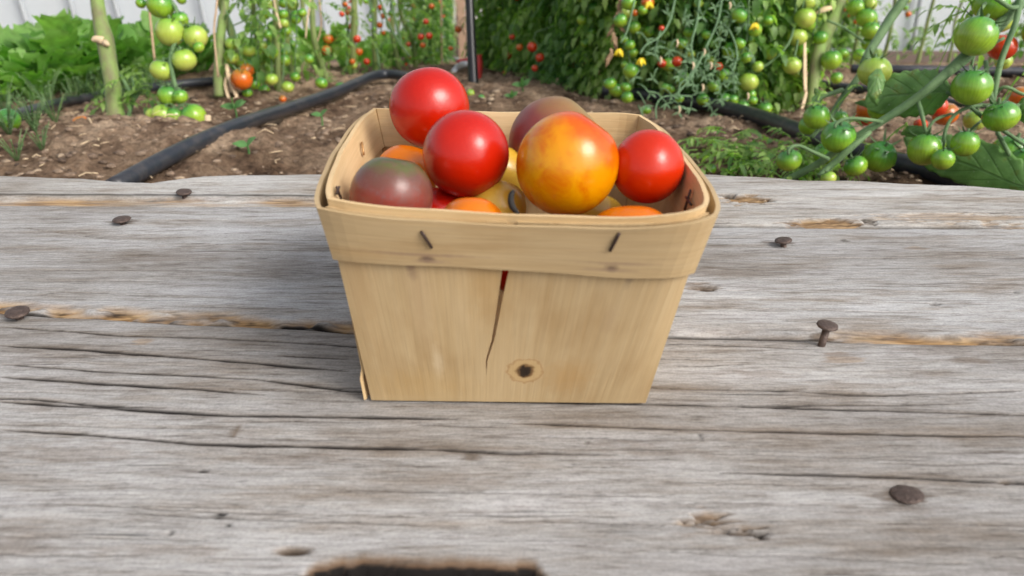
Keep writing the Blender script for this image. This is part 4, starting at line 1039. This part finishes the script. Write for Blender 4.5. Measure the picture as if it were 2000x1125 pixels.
twine('pale upright twine in front of the dark dense row', [(1176, -100, 1.55), (1172, 0, 1.55), (1160, 60, 1.55), (1148, 120, 1.55)], .0022, M_RAFFIA)
twine('straight brown twine left of the black stake', [(862, -100, 2.6), (862, 60, 2.6), (864, 140, 2.6)], .003)

# second stem at the left
base = gpt(432, 188); D1 = dep(base)
pl = empty('tomato_plant', base, 'second stem from the left, tied with raffia, with an orange pair of tomatoes', 'tomato plant')
mb = MB(); mb.tube(poly([(445, -200, D1), (441, 0, D1), (434, 40, D1), (430, 90, D1), (427, 140, D1), (430, 190, D1)]), [.0065, .007, .0085, .009, .0095, .012], n=12, sub=5); part(pl, 'stem', mb, M_STEM_W)
mb = MB(); mb.tube(poly([(443, 125, D1 - .01), (446, 145, D1 - .012), (455, 170, D1 - .014), (466, 196, D1 - .016)]), [.003, .005, .0055, .003], n=8, flat=.4); mb.tube(poly([(446, 140, D1 - .01), (440, 165, D1 - .012), (447, 192, D1 - .012)]), [.002, .0035, .004], n=8, flat=.4); part(pl, 'raffia_tie', mb, M_RAFFIA)
mb = MB(); DQ = D1 - .02
mb.tube(poly([(441, 20, DQ), (455, 50, DQ), (463, 80, DQ), (472, 118, DQ)]), .0016, n=6); mb.tube(poly([(455, 50, DQ), (480, 38, DQ), (492, 20, DQ)]), .0014, n=6); part(pl, 'truss_stalk', mb, M_STEM_G)
for px, py, r, k in [(482, 137, 14, 'o'), (472, 155, 21, 'o'), (452, 85, 13, 'p'), (453, 112, 14, 'p')]: fruit(pl, atD(px, py, DQ + (.015 if r < 20 else 0)), r * DQ / F, k, (0, -.2, 1))
# the truss plants between it and the hose bend
base = gpt(545, 176); D2 = dep(base) - .03
pl = empty('tomato_plant', base, 'tomato plant hung with many green tomatoes between the raffia tie and the hose bend', 'tomato plant')
part(pl, 'stem', stem_mb(base, .6, (.02, .03), .006, 5), M_STEM)
LST = [(485, 98, 13), (531, 103, 13), (508, 117, 12), (556, 118, 12), (552, 28, 11), (572, 8, 12), (524, 8, 10), (517, 28, 12), (535, 52, 13), (555, 45, 9), (500, 52, 11), (523, 68, 9), (530, 155, 13), (545, 168, 10), (562, 170, 12), (516, 176, 11), (488, 128, 12), (512, 90, 10), (578, 38, 10), (590, 25, 9), (604, 115, 9), (497, 165, 12), (483, 182, 10), (577, 150, 10), (628, 162, 12), (665, 170, 11), (690, 165, 8), (540, 88, 9)]
mb = MB()
for cx in (505, 532, 556, 578): mb.tube(poly([(cx + 6, -60, D2), (cx + 3, 10, D2), (cx, 90, D2), (cx - 4, 170, D2)]), .0015, n=6)
part(pl, 'truss_stalk', mb, M_STEM_G)
for px, py, r in LST: fruit(pl, atD(px, py, D2 + rng.uniform(-.05, .05)), r * D2 / F, rng.choice('ggp'), (rng.uniform(-.4, .4), 0, 1), cal=False)
o = bpy.data.objects.new('foliage', FOLS[0]); C.objects.link(o); o.parent = pl; o.scale = (.7, .7, .7)
# small ripe fruit plant, middle left
base = gpt(705, 158); D3 = dep(base) + .25
pl = empty('tomato_plant', base + Vector((0, .2, -.02)), 'thin bare stemmed plant with small red and orange cherry tomatoes above the hose bend', 'tomato plant')
mb = MB()
for pts in ([(720, -60), (728, 40), (742, 140)], [(668, -40), (680, 60), (676, 140)], [(735, -20), (765, 60), (800, 110)], [(755, -40), (770, 30), (786, 95)]): mb.tube(poly(pts, D3), .0035, n=7)
part(pl, 'stem', mb, M_STEM_G)
for px, py, r, k in [(689, 52, 8, 'r'), (697, 76, 8, 'r'), (687, 89, 7, 'r'), (701, 101, 8, 'o'), (716, 120, 7, 'r'), (690, 1, 7, 'r'), (673, 8, 6, 'r'), (744, 14, 6, 'r'), (641, 76, 10, 'o'), (655, 76, 7, 'o'), (637, 98, 10, 'o'), (691, 128, 7, 'p'), (688, 120, 6, 'o'), (628, 68, 5, 'r'), (680, 24, 6, 'r'), (822, 72, 7, 'r'), (838, 70, 7, 'r'), (832, 42, 6, 'r'), (826, 88, 6, 'o'), (880, 94, 5, 'o'), (843, 12, 6, 'o')]:
    fruit(pl, atD(px, py, D3 + rng.uniform(-.03, .03)), r * D3 / F, k, (0, 0, 1), small=True)

# left edge fine weeds with one green fruit
base = gpt(40, 262)
def feather(mb, p, h, n, seed, sp=.5):
    rg = random.Random(seed)
    for k in range(n):
        a = rg.uniform(0, 6.28); L = h * rg.uniform(.4, 1); e = p + Vector((math.cos(a) * L * sp, math.sin(a) * L * sp, L)); m = p.lerp(e, .5) + Vector((0, 0, L * .08))
        mb.tube([p, m, e], [.0009, .0007, .0004], n=4, sub=2, r=rg.random())
        for j in range(6):
            t = rg.uniform(.3, 1); q = p.lerp(e, t); b_ = rg.uniform(0, 6.28); d = Vector((math.cos(b_), math.sin(b_), rg.uniform(0, .7)))
            mb.leaflet(q, d, Vector((0, 0, 1)), L * rg.uniform(.12, .22), L * .05, rg.random(), .2, seg=3)
pw_ = [(165, 200, .07, 22), (95, 214, .07, 22), (215, 192, .07, 22), (14, 226, .07, 20), (270, 184, .06, 20), (310, 178, .06, 18), (150, 212, .05, 16), (190, 205, .06, 16), (250, 198, .05, 16), (120, 222, .05, 14), (290, 190, .05, 14), (60, 232, .05, 14), (330, 185, .04, 12), (20, 268, .06, 18), (70, 262, .05, 14), (110, 245, .06, 14), (-30, 280, .07, 16), (35, 318, .04, 10), (85, 300, .045, 8)]
for i, (px, py, h, n) in enumerate(pw_):
    p = gpt(px, py); mb = MB(); feather(mb, p, h, n, i)
    tag(mb.build('weed_plant', M_LEAF_W), 'wispy feathery weed on the soil at the left, %s patch from the left edge' % ORD[sorted(q[0] for q in pw_).index(px)], 'weed', 'wispy weeds at the left edge')
def fallen(px, py, r, k, label, axis=(0, -.3, 1)):
    p = gpt(px, py + r); D = dep(p); o = link('fallen_tomato', rng.choice(FM[k])); o.location = p + Vector((0, 0, r * D / F * .85)); rr = r * D / F; o.scale = (rr, rr, rr)
    o.rotation_mode = 'QUATERNION'; o.rotation_quaternion = Vector(axis).normalized().to_track_quat('Z', 'Y'); return tag(o, label, 'tomato')
fallen(22, 230, 22, 'g', 'green tomato lying among wispy weeds at the left edge', (.5, -.3, 1))
fallen(158, 232, 13, 'o', 'squashed red orange tomato behind the soil mound left of the woody stem').scale.z *= .4
fallen(919, 181, 8, 'p', 'small pale green tomato lying on the path by the black stake')
fallen(940, 190, 7, 'g', 'smaller pale green tomato lying on the path right of its twin')
fallen(553, 192, 7, 'o', 'tiny orange tomato lying on soil under the green cluster')
def seedling(px, py, w, label, four=False):
    p = gpt(px, py); D = dep(p); s_ = w * D / F; mb = MB(); t = p + Vector((0, 0, s_ * .55)); mb.tube([p - Vector((0, 0, .005)), p.lerp(t, .6) + Vector((.001, 0, 0)), t], [.0016, .0014, .0016], n=6)
    root = empty('seedling', p, label, 'seedling'); part(root, 'stem', mb, M_LEAF_H); mb = MB()
    for k, d in enumerate([(-1, -.2, .25), (.75, -.2, .75)] + ([(0, -.5, .9), (.6, .6, .4)] if four else [])): mb.leaflet(t, Vector(d), Vector((-.1, -.6, 1)), s_ * .55, s_ * .36, .5 + .1 * k, .1, lobes=False)
    part(root, 'leaf_pair', mb, M_LEAF_H)
seedling(487, 312, 52, 'two leaved pale green seedling in the trench between hose and back plank')
seedling(629, 245, 36, 'tiny seedling just beside the long hose, left of the basket')
seedling(463, 238, 50, 'bright green seedling between the raffia tie and the long hose', True)
seedling(1020, 190, 40, 'small green weed seedling on the path behind the basket', True)
seedling(1000, 205, 30, 'low green weed just behind the basket rim', True)

# ------------------------------------------------------------------ raffia tied stem, right
base = gpt(1580, 222); D4 = dep(base)
pl = empty('tomato_plant', base, 'thick green stem leaning right, wrapped with pale raffia, hung with pale green tomatoes', 'tomato plant')
mb = MB(); mb.tube(poly([(1700, -220, D4 + .1), (1655, -80, D4), (1641, 0, D4), (1628, 35, D4), (1612, 65, D4), (1600, 95, D4), (1592, 130, D4), (1588, 165, D4), (1584, 200, D4), (1580, 228, D4)]), [.009, .0095, .010, .0115, .0125, .0115, .010, .0095, .009, .010], n=14, sub=5); part(pl, 'stem', mb, M_STEM_W)
mb = MB(); mb.tube(poly([(1572, 78, D4 - .016), (1572, 110, D4 - .018), (1572, 145, D4 - .018), (1573, 180, D4 - .016)]), [.004, .0065, .0075, .0065], n=8, flat=.3)
mb.tube(poly([(1575, 180, D4 - .014), (1570, 200, D4 - .016), (1562, 222, D4 - .018)]), [.005, .006, .003], n=8, flat=.3); mb.tube(poly([(1592, 28, D4 - .012), (1610, 18, D4 - .014), (1630, 14, D4 - .01)]), [.002, .006, .003], n=7, flat=.3); part(pl, 'raffia_tie', mb, M_RAFFIA)
LST = [(1575, 4, 19, 'p'), (1572, 35, 21, 'p'), (1557, 72, 20, 'p'), (1547, 128, 18, 'p'), (1504, 105, 12, 'p'), (1624, 117, 20, 'g'), (1646, 105, 12, 'g'), (1672, 15, 18, 'g'), (1700, 8, 13, 'p'), (1693, 35, 20, 'g'), (1702, 60, 19, 'g'), (1697, 85, 15, 'g'), (1680, 108, 14, 'g'), (1634, 152, 12, 'g'), (1462, 160, 19, 'p'), (1466, 185, 11, 'g')]
mb = MB(); DX = D4 - .03
mb.tube(poly([(1556, -60, DX), (1553, 30, DX), (1540, 85, DX), (1500, 125, DX), (1455, 150, DX)]), .0022, n=7); mb.tube(poly([(1615, 40, DX), (1650, 55, DX), (1690, 85, DX)]), .002, n=7); mb.tube(poly([(1690, -40, DX), (1700, 30, DX), (1702, 90, DX)]), .0018, n=6); mb.tube(poly([(1580, -40, DX), (1566, 20, DX), (1560, 70, DX), (1548, 130, DX)]), .0018, n=6)
part(pl, 'truss_stalk', mb, M_STEM_G)
for px, py, r, k in LST: fruit(pl, atD(px, py, DX + rng.uniform(-.01, .02)), r * DX / F, k, (rng.uniform(-.3, .3), .2, 1), cal=r > 14)

# ------------------------------------------------------------------ pale trusses with flowers, middle right
base = gpt(1320, 214); D5 = dep(base) - .12
pl = empty('tomato_plant', base, 'tomato plant with pale tangled flower trusses, two yellow blossoms and a few red fruits', 'tomato plant')
part(pl, 'stem', stem_mb(base, .5, (.03, .02), .0065, 8), M_STEM)
mb = MB(); rg = random.Random(77)
def vine(pts, r): mb.tube(poly(pts, D5), r * .75, n=6)
vine([(1415, -60), (1405, 30), (1380, 90), (1350, 150), (1320, 185)], .0026); vine([(1325, -50), (1312, 30), (1290, 70), (1262, 88), (1250, 105)], .0024); vine([(1370, -40), (1362, 40), (1350, 90), (1362, 150)], .0024)
vine([(1400, 40), (1425, 60), (1440, 110), (1420, 160)], .0022); vine([(1378, 100), (1345, 150), (1328, 165), (1326, 190)], .002); vine([(1350, 188), (1300, 188), (1282, 205), (1282, 235)], .0019); vine([(1240, 0), (1225, 60), (1212, 84)], .002); vine([(1290, 60), (1280, 100), (1290, 122)], .0018)
ends = []
for k in range(58):
    x = rg.uniform(1240, 1450); y = rg.uniform(-10, 195) if k % 3 else rg.uniform(90, 215); a = rg.uniform(-2.8, .3); L = rg.uniform(14, 40)
    e = (x + math.cos(a) * L, y - math.sin(a) * L * .3 + rg.uniform(0, 22)); mb.tube([atD(x, y, D5 + rg.uniform(-.03, .05)), atD((x + e[0]) / 2 + rg.uniform(-4, 4), (y + e[1]) / 2 - 7, D5), atD(e[0], e[1], D5)], [.0014, .0011, .0008], n=5)
    ends.append(e)
    for j in range(4):
        b_ = rg.uniform(0, 6.28); mb.leaflet(atD(e[0], e[1], D5), Vector((math.cos(b_), -.3, math.sin(b_) - .4)), Vector((0, -1, .2)), .013, .0028, .8, .2, lobes=False, seg=3)
part(pl, 'truss_stalk', mb, mat_leaf('pale_truss', (.11, .21, .10), (.20, .33, .17), .15, .6))
for px, py, r, k in [(1212, 40, 14, 'g'), (1228, 5, 14, 'g'), (1232, 138, 15, 'g'), (1191, 163, 13, 'g'), (1222, 170, 11, 'g'), (1230, 88, 11, 'g'), (1345, 63, 11, 'g'), (1332, 85, 12, 'g'), (1364, 7, 10, 'p'), (1380, 68, 10, 'g'), (1350, 106, 8, 'p'), (1327, 193, 9, 'g'), (1372, 194, 12, 'g'), (1412, 146, 14, 'g'), (1398, 170, 10, 'g'), (1432, 195, 10, 'g'), (1450, 208, 13, 'g'), (1410, 205, 11, 'g'), (1494, 212, 14, 'g'), (1470, 196, 10, 'g'), (1225, 190, 12, 'g'), (1255, 20, 10, 'g'), (1403, 130, 9, 'r'), (1293, 124, 9, 'r'), (1322, 120, 10, 'r'), (1292, 55, 6, 'r'), (1115, 54, 8, 'o'), (1240, 25, 7, 'o'), (1265, 5, 13, 'o'), (1118, 125, 8, 'r'), (1015, 92, 7, 'o'), (1000, 72, 6, 'r'), (1500, 40, 10, 'g'), (1440, 30, 11, 'g'), (1390, 118, 9, 'p'), (1460, 40, 10, 'g'), (1300, 170, 9, 'g'), (1262, 215, 10, 'g'), (1480, 130, 11, 'p')]:
    dd = D5 + .03 if px > 1180 else D5 + .45
    fruit(pl, atD(px, py, dd + rng.uniform(-.02, .03)), r * dd / F, k, (rng.uniform(-.3, .3), 0, 1), cal=r > 12)
for i, (px, py) in enumerate(((1210, 96), (1253, 114), (1268, 3), (1475, 45))):
    mb = MB(); p = atD(px, py, D5 - .02)
    for k in range(5):
        a = k * 1.257 + .3 * i; mb.leaflet(p, Vector((math.cos(a) * .8, -.35, -1.0 + .6 * math.sin(a))), Vector((0, -1, .3)), .013, .0055, .5, .5, lobes=False, seg=4)
    mb.tube([p, p + Vector((0, -.002, -.008))], [.0018, .0007], n=6); part(pl, 'flower', mb, M_PETAL)
mb = MB()
for px, py in ((1326, 208), (1375, 95), (1388, 122), (1290, 112), (1353, 122), (1322, 78), (1425, 5), (1372, 165), (1460, 182), (1475, 215)): mb.tube([atD(px, py, D5 - .01), atD(px + 2, py + 7, D5 - .012), atD(px - 1, py + 14, D5 - .012)], [.002, .0016, .0006], n=5)
part(pl, 'dried_blossom', mb, M_RAFFIA)
mb = MB()
for k in range(16):
    y = -10 + k * 8; mb.leaflet(atD(1213 - k * 1.3 + rng.uniform(-5, 5), y, D5 + .02), Vector((rng.uniform(-.8, .8), -.2, -1)), Vector((rng.uniform(-1, 1), -1, 0)), .020, .006, .5, .5)
tag(mb.build('dried_leaf', M_DRY), 'brown withered leaves hanging in a strand left of the yellow blossoms', 'dried leaves')

# low ferny growth behind the right end of the planks
LOW = ((1395, 335), (1440, 338), (1490, 345), (1530, 350), (1590, 352), (1380, 312), (1425, 300), (1640, 352), (1560, 318), (1620, 318))
for i, (px, py) in enumerate(LOW):
    b = gpt(px, py); root = empty('low_tomato_shoot', b, 'low ferny shoot on soil behind the planks, %s from the left' % ORD[sorted(q[0] for q in LOW).index(px)], 'tomato shoot', 'low shoots behind the planks')
    o = bpy.data.objects.new('foliage', FOLL[i % 3]); C.objects.link(o); o.parent = root; o.rotation_euler = (0, 0, i * 1.3); o.scale = (.62, .62, .75)
for px, py, r in ((1388, 328, 10), (1428, 331, 10), (1482, 335, 9), (1430, 290, 8), (1508, 338, 8)):
    fallen(px, py, r, 'g', 'small green tomato in low shoots right of the basket, %s from the left' % ORD[[1388, 1428, 1430, 1482, 1508].index(px)])['group'] = 'small green tomatoes in the low shoots'

# ------------------------------------------------------------------ big near branch, right
DN = .80
base = gpt(1560, 345); base = Vector((base.x + .02, base.y + .05, base.z))
pl = empty('tomato_plant', base, 'nearest tomato plant at the right edge with sprawling hairy branches and big veined leaves', 'tomato plant')
mb = MB()
mb.tube([atD(*p) for p in [(1480, 372, .86), (1545, 347, .84), (1600, 318, .83), (1660, 276, .81), (1720, 238, .80), (1775, 202, .79), (1815, 172, .78), (1850, 142, .78), (1885, 112, .78), (1930, 72, .79), (1985, 15, .80), (2060, -60, .82)]], [.0038, .0038, .0038, .0039, .0040, .0042, .0045, .0052, .0064, .0060, .0062, .006], n=14, sub=6)
mb.tube([atD(*p) for p in [(1600, 345, .80), (1625, 322, .80), (1660, 290, .79), (1700, 258, .79)]], [.0034, .0036, .0036, .002], n=10)
part(pl, 'stem', mb, M_STEM_G)
mb = MB()
mb.tube([atD(*p) for p in [(1800, -60, .92), (1765, 0, .90), (1740, 35, .90), (1715, 75, .89), (1693, 110, .88), (1678, 148, .88), (1655, 178, .88), (1640, 198, .88), (1620, 230, .87), (1585, 268, .86)]], [.006, .0055, .0058, .005, .0048, .004, .0036, .0034, .003, .002], n=12, sub=5)
mb.tube([atD(*p) for p in [(1645, 176, .88), (1620, 184, .87), (1600, 192, .87), (1592, 210, .87)]], [.003, .0026, .0026, .0024], n=9)
part(pl, 'side_branch', mb, M_STEM_G)
mb = MB()
for pts, r in ([[(1790, 187), (1800, 222), (1808, 258)], .0038], [[(1722, 238), (1690, 233), (1655, 232), (1635, 240), (1630, 250)], .0032], [[(1618, 310), (1590, 298), (1560, 285), (1542, 290), (1540, 302)], .0034],
               [[(1995, -10), (1985, 40), (1970, 80), (1955, 120), (1945, 165), (1940, 200)], .0052], [[(1960, 75), (1930, 90), (1905, 105), (1898, 130)], .0028], [[(1943, 205), (1900, 208), (1870, 220), (1850, 245), (1842, 280), (1838, 296)], .0032],
               [[(1925, 120), (1932, 165), (1945, 210), (1990, 205)], .004], [[(1850, 180), (1890, 205), (1930, 238), (1970, 262), (2010, 290)], .0036], [[(1948, 258), (1965, 290), (1985, 325), (2010, 350)], .0040],
               [[(1860, 222), (1830, 232), (1815, 248), (1812, 262)], .0026], [[(1921, 232), (1900, 250), (1890, 262)], .0024], [[(1842, 290), (1855, 292), (1870, 285)], .0022], [[(2000, 10), (1975, 15), (1950, 0), (1930, -10)], .004], [[(1935, 200), (1960, 170), (2000, 185), (2040, 190)], .003], [[(1930, 0), (1915, 20), (1905, 42)], .003]):
    mb.tube([atD(a, b_, .795 if i == 0 else DN - .022) for i, (a, b_) in enumerate(pts)], [r * .5 * (1.0 if i < len(pts) - 1 else .75) * 1.15 for i in range(len(pts))], n=9, sub=5)
part(pl, 'truss_stalk', mb, M_STEM_G)
NT_ = [(1907, 70, 39, 'g', .76, (.45, .2, 1)), (1898, 170, 36, 'g', .765, (.0, .1, 1)), (1955, 227, 33, 'g', .76, (-.35, .1, 1)), (1885, 280, 26, 'g', .76, (.1, .2, 1)), (1842, 311, 21, 'g', .755, (.1, .3, 1)), (1806, 292, 32, 'g', .78, (.1, .4, 1)), (1826, 282, 20, 'g', .80, (.2, .4, 1)),
       (1935, 8, 34, 'g', .80, (.1, -.2, 1)), (1955, 42, 22, 'p', .83, (0, 0, 1)), (1708, 140, 31, 'p', .84, (0, .3, 1)), (1637, 267, 33, 'g', .80, (-.1, -.25, 1)), (1595, 228, 25, 'g', .85, (0, .1, 1)), (1541, 313, 24, 'g', .80, (-.2, .1, 1)), (1718, 306, 31, 'g', .82, (.1, -.4, 1)),
       (1671, 324, 22, 'g', .80, (-.6, .2, 1)), (1618, 348, 15, 'p', .78, (-.5, .3, 1)), (1612, 300, 24, 'g', .86, (0, 0, 1)), (1580, 245, 20, 'g', .90, (0, 0, 1)), (1722, 214, 26, 'g', .86, (.2, 0, 1)), (1972, 300, 37, 'g', .86, (.2, 0, 1)), (2002, 318, 32, 'g', .84, (0, 0, 1)), (1905, 235, 22, 'p', .93, (0, 0, 1)), (1640, 230, 16, 'g', .92, (0, 0, 1)), (2030, 60, 30, 'g', .84, (0, 0, 1)), (1960, 120, 16, 'p', .9, (0, 0, 1))]
for px, py, r, k, D, ax in NT_: fruit(pl, atD(px, py, D), r * D / F, k, ax, cal=True)
for px, py, r, k, D in [(1958, 92, 27, 'r', .86), (1700, 214, 26, 'o', .93), (1829, 208, 21, 'r', .88), (1846, 222, 24, 'o', .92), (1798, 243, 13, 'r', .88), (1995, 188, 22, 'o', .95), (1690, 228, 20, 'r', .95)]:
    fruit(pl, atD(px, py, D), r * D / F, k, (0, 0, 1), cal=False)
def big_leaf(outline_mid, widths, D, name, bend, parent, label=None):
    """midrib pixel points with depth, half widths left/right in metres"""
    M_ = resample([atD(*p) for p in outline_mid], 33); M_ = smooth(M_, 3); m = 16; V = []; UV = []
    for i, p in enumerate(M_):
        t = i / 32; d = (M_[min(i + 1, 32)] - M_[max(i - 1, 0)]).normalized(); side = d.cross(CO - p).normalized(); n_ = side.cross(d).normalized()
        wl = float(np.interp(t, widths[0], widths[1])); wr = float(np.interp(t, widths[0], widths[2]))
        for j in range(m + 1):
            u = j / m * 2 - 1; wd = wl if u < 0 else wr
            wav = .0012 * math.sin(t * 21 + (1 if u < 0 else 2)) * abs(u) ** 3
            edge = 1 + .05 * math.sin(t * 60) * (abs(u) > .8)
            q = abs(u) * wd * edge; V.append(p + side * (q * (1 if u > 0 else -1)) * (1 - bend * .3 * abs(u)) - n_ * (bend * q * abs(u) ** 1.2 * .8 - wav + .0016 * abs(math.sin(math.pi * 6 * (t - .33 * abs(u)))) * abs(u)))
            UV.append((u, t))
    Fc = [(i * (m + 1) + j, i * (m + 1) + j + 1, (i + 1) * (m + 1) + j + 1, (i + 1) * (m + 1) + j) for i in range(32) for j in range(m)]
    me = bpy.data.meshes.new(name); me.from_pydata([tuple(v) for v in V], [], Fc); me.materials.append(M_BIG); add_uv(me, UV); me.polygons.foreach_set('use_smooth', np.ones(len(Fc), bool)); me.update()
    o = link(name, me, parent); rehome(parent, o); sm = o.modifiers.new('thick', 'SOLIDIFY'); sm.thickness = .0006
    if label: o['label'] = label
    return o
T_ = [0, .08, .25, .5, .75, .92, 1]
mm = .001
big_leaf([(1858, 178, .79), (1815, 180, .81), (1770, 184, .83), (1725, 188, .84), (1700, 200, .845), (1686, 205, .85)], (T_, [1 * mm, 12 * mm, 26 * mm, 27 * mm, 24 * mm, 14 * mm, 1 * mm], [1 * mm, 12 * mm, 25 * mm, 27 * mm, 24 * mm, 12 * mm, 1 * mm]), .82, 'leaf', .25, pl)
big_leaf([(1716, 134, .81), (1712, 150, .80), (1708, 170, .80), (1706, 190, .80), (1714, 208, .81)], (T_, [2 * mm, 7 * mm, 11 * mm, 10 * mm, 6 * mm, 3 * mm, 1 * mm], [2 * mm, 7 * mm, 9 * mm, 8 * mm, 5 * mm, 2 * mm, 1 * mm]), .80, 'leaf', .4, pl, 'pale folded leaf tip over the round green tomato')
big_leaf([(2040, 372, .74), (1985, 362, .76), (1945, 345, .78), (1900, 325, .80), (1850, 308, .82), (1805, 290, .84), (1765, 268, .85)], (T_, [2 * mm, 10 * mm, 19 * mm, 22 * mm, 20 * mm, 12 * mm, 1 * mm], [2 * mm, 12 * mm, 26 * mm, 30 * mm, 24 * mm, 12 * mm, 1 * mm]), .8, 'leaf', .2, pl)
big_leaf([(1760, 262, .84), (1775, 258, .82), (1800, 258, .81), (1818, 268, .80)], (T_, [1 * mm, 4 * mm, 7 * mm, 8 * mm, 7 * mm, 4 * mm, 1 * mm], [1 * mm, 4 * mm, 6 * mm, 7 * mm, 6 * mm, 3 * mm, 1 * mm]), .82, 'leaf', .4, pl)
big_leaf([(2000, 190, .78), (2010, 215, .78), (2006, 245, .79)], (T_, [1 * mm, 6 * mm, 11 * mm, 12 * mm, 10 * mm, 5 * mm, 1 * mm], [1 * mm, 6 * mm, 11 * mm, 12 * mm, 10 * mm, 5 * mm, 1 * mm]), .82, 'leaf', .3, pl)
big_leaf([(1592, 205, .87), (1600, 185, .88), (1592, 172, .88)], (T_, [1 * mm, 3 * mm, 6 * mm, 7 * mm, 5 * mm, 3 * mm, 1 * mm], [1 * mm, 3 * mm, 5 * mm, 6 * mm, 5 * mm, 2 * mm, 1 * mm]), .85, 'leaf', .3, pl)
big_leaf([(1735, 200, .84), (1715, 198, .85), (1690, 202, .86), (1670, 200, .87)], (T_, [1 * mm, 2 * mm, 4 * mm, 5 * mm, 4 * mm, 2 * mm, 1 * mm], [1 * mm, 2 * mm, 4 * mm, 5 * mm, 4 * mm, 2 * mm, 1 * mm]), .85, 'leaf', .3, pl)
mb = MB(); rg = random.Random(41)
for px, py, L in [(1880, 20, .04), (1895, 5, .05), (1868, 12, .035), (1550, 330, .03), (1520, 325, .035), (1560, 290, .03), (1590, 330, .03), (1640, 320, .03), (1655, 240, .03), (1690, 285, .02), (1500, 335, .03), (1605, 205, .02), (1660, 180, .02), (1985, 290, .03), (1770, 240, .025), (1575, 275, .03), (1530, 290, .03), (1610, 345, .025), (1900, -20, .06), (1990, 150, .03)]:
    
    for q in range(2): a = rg.uniform(0, 6.28); mb.compound(atD(px + rg.uniform(-12, 12) * q, py + rg.uniform(-10, 10) * q, rg.uniform(.79, .86)), (math.cos(a), .2, math.sin(a) * .6), L, 2, .34, droop=.5)
part(pl, 'foliage', mb, M_LEAF_T)
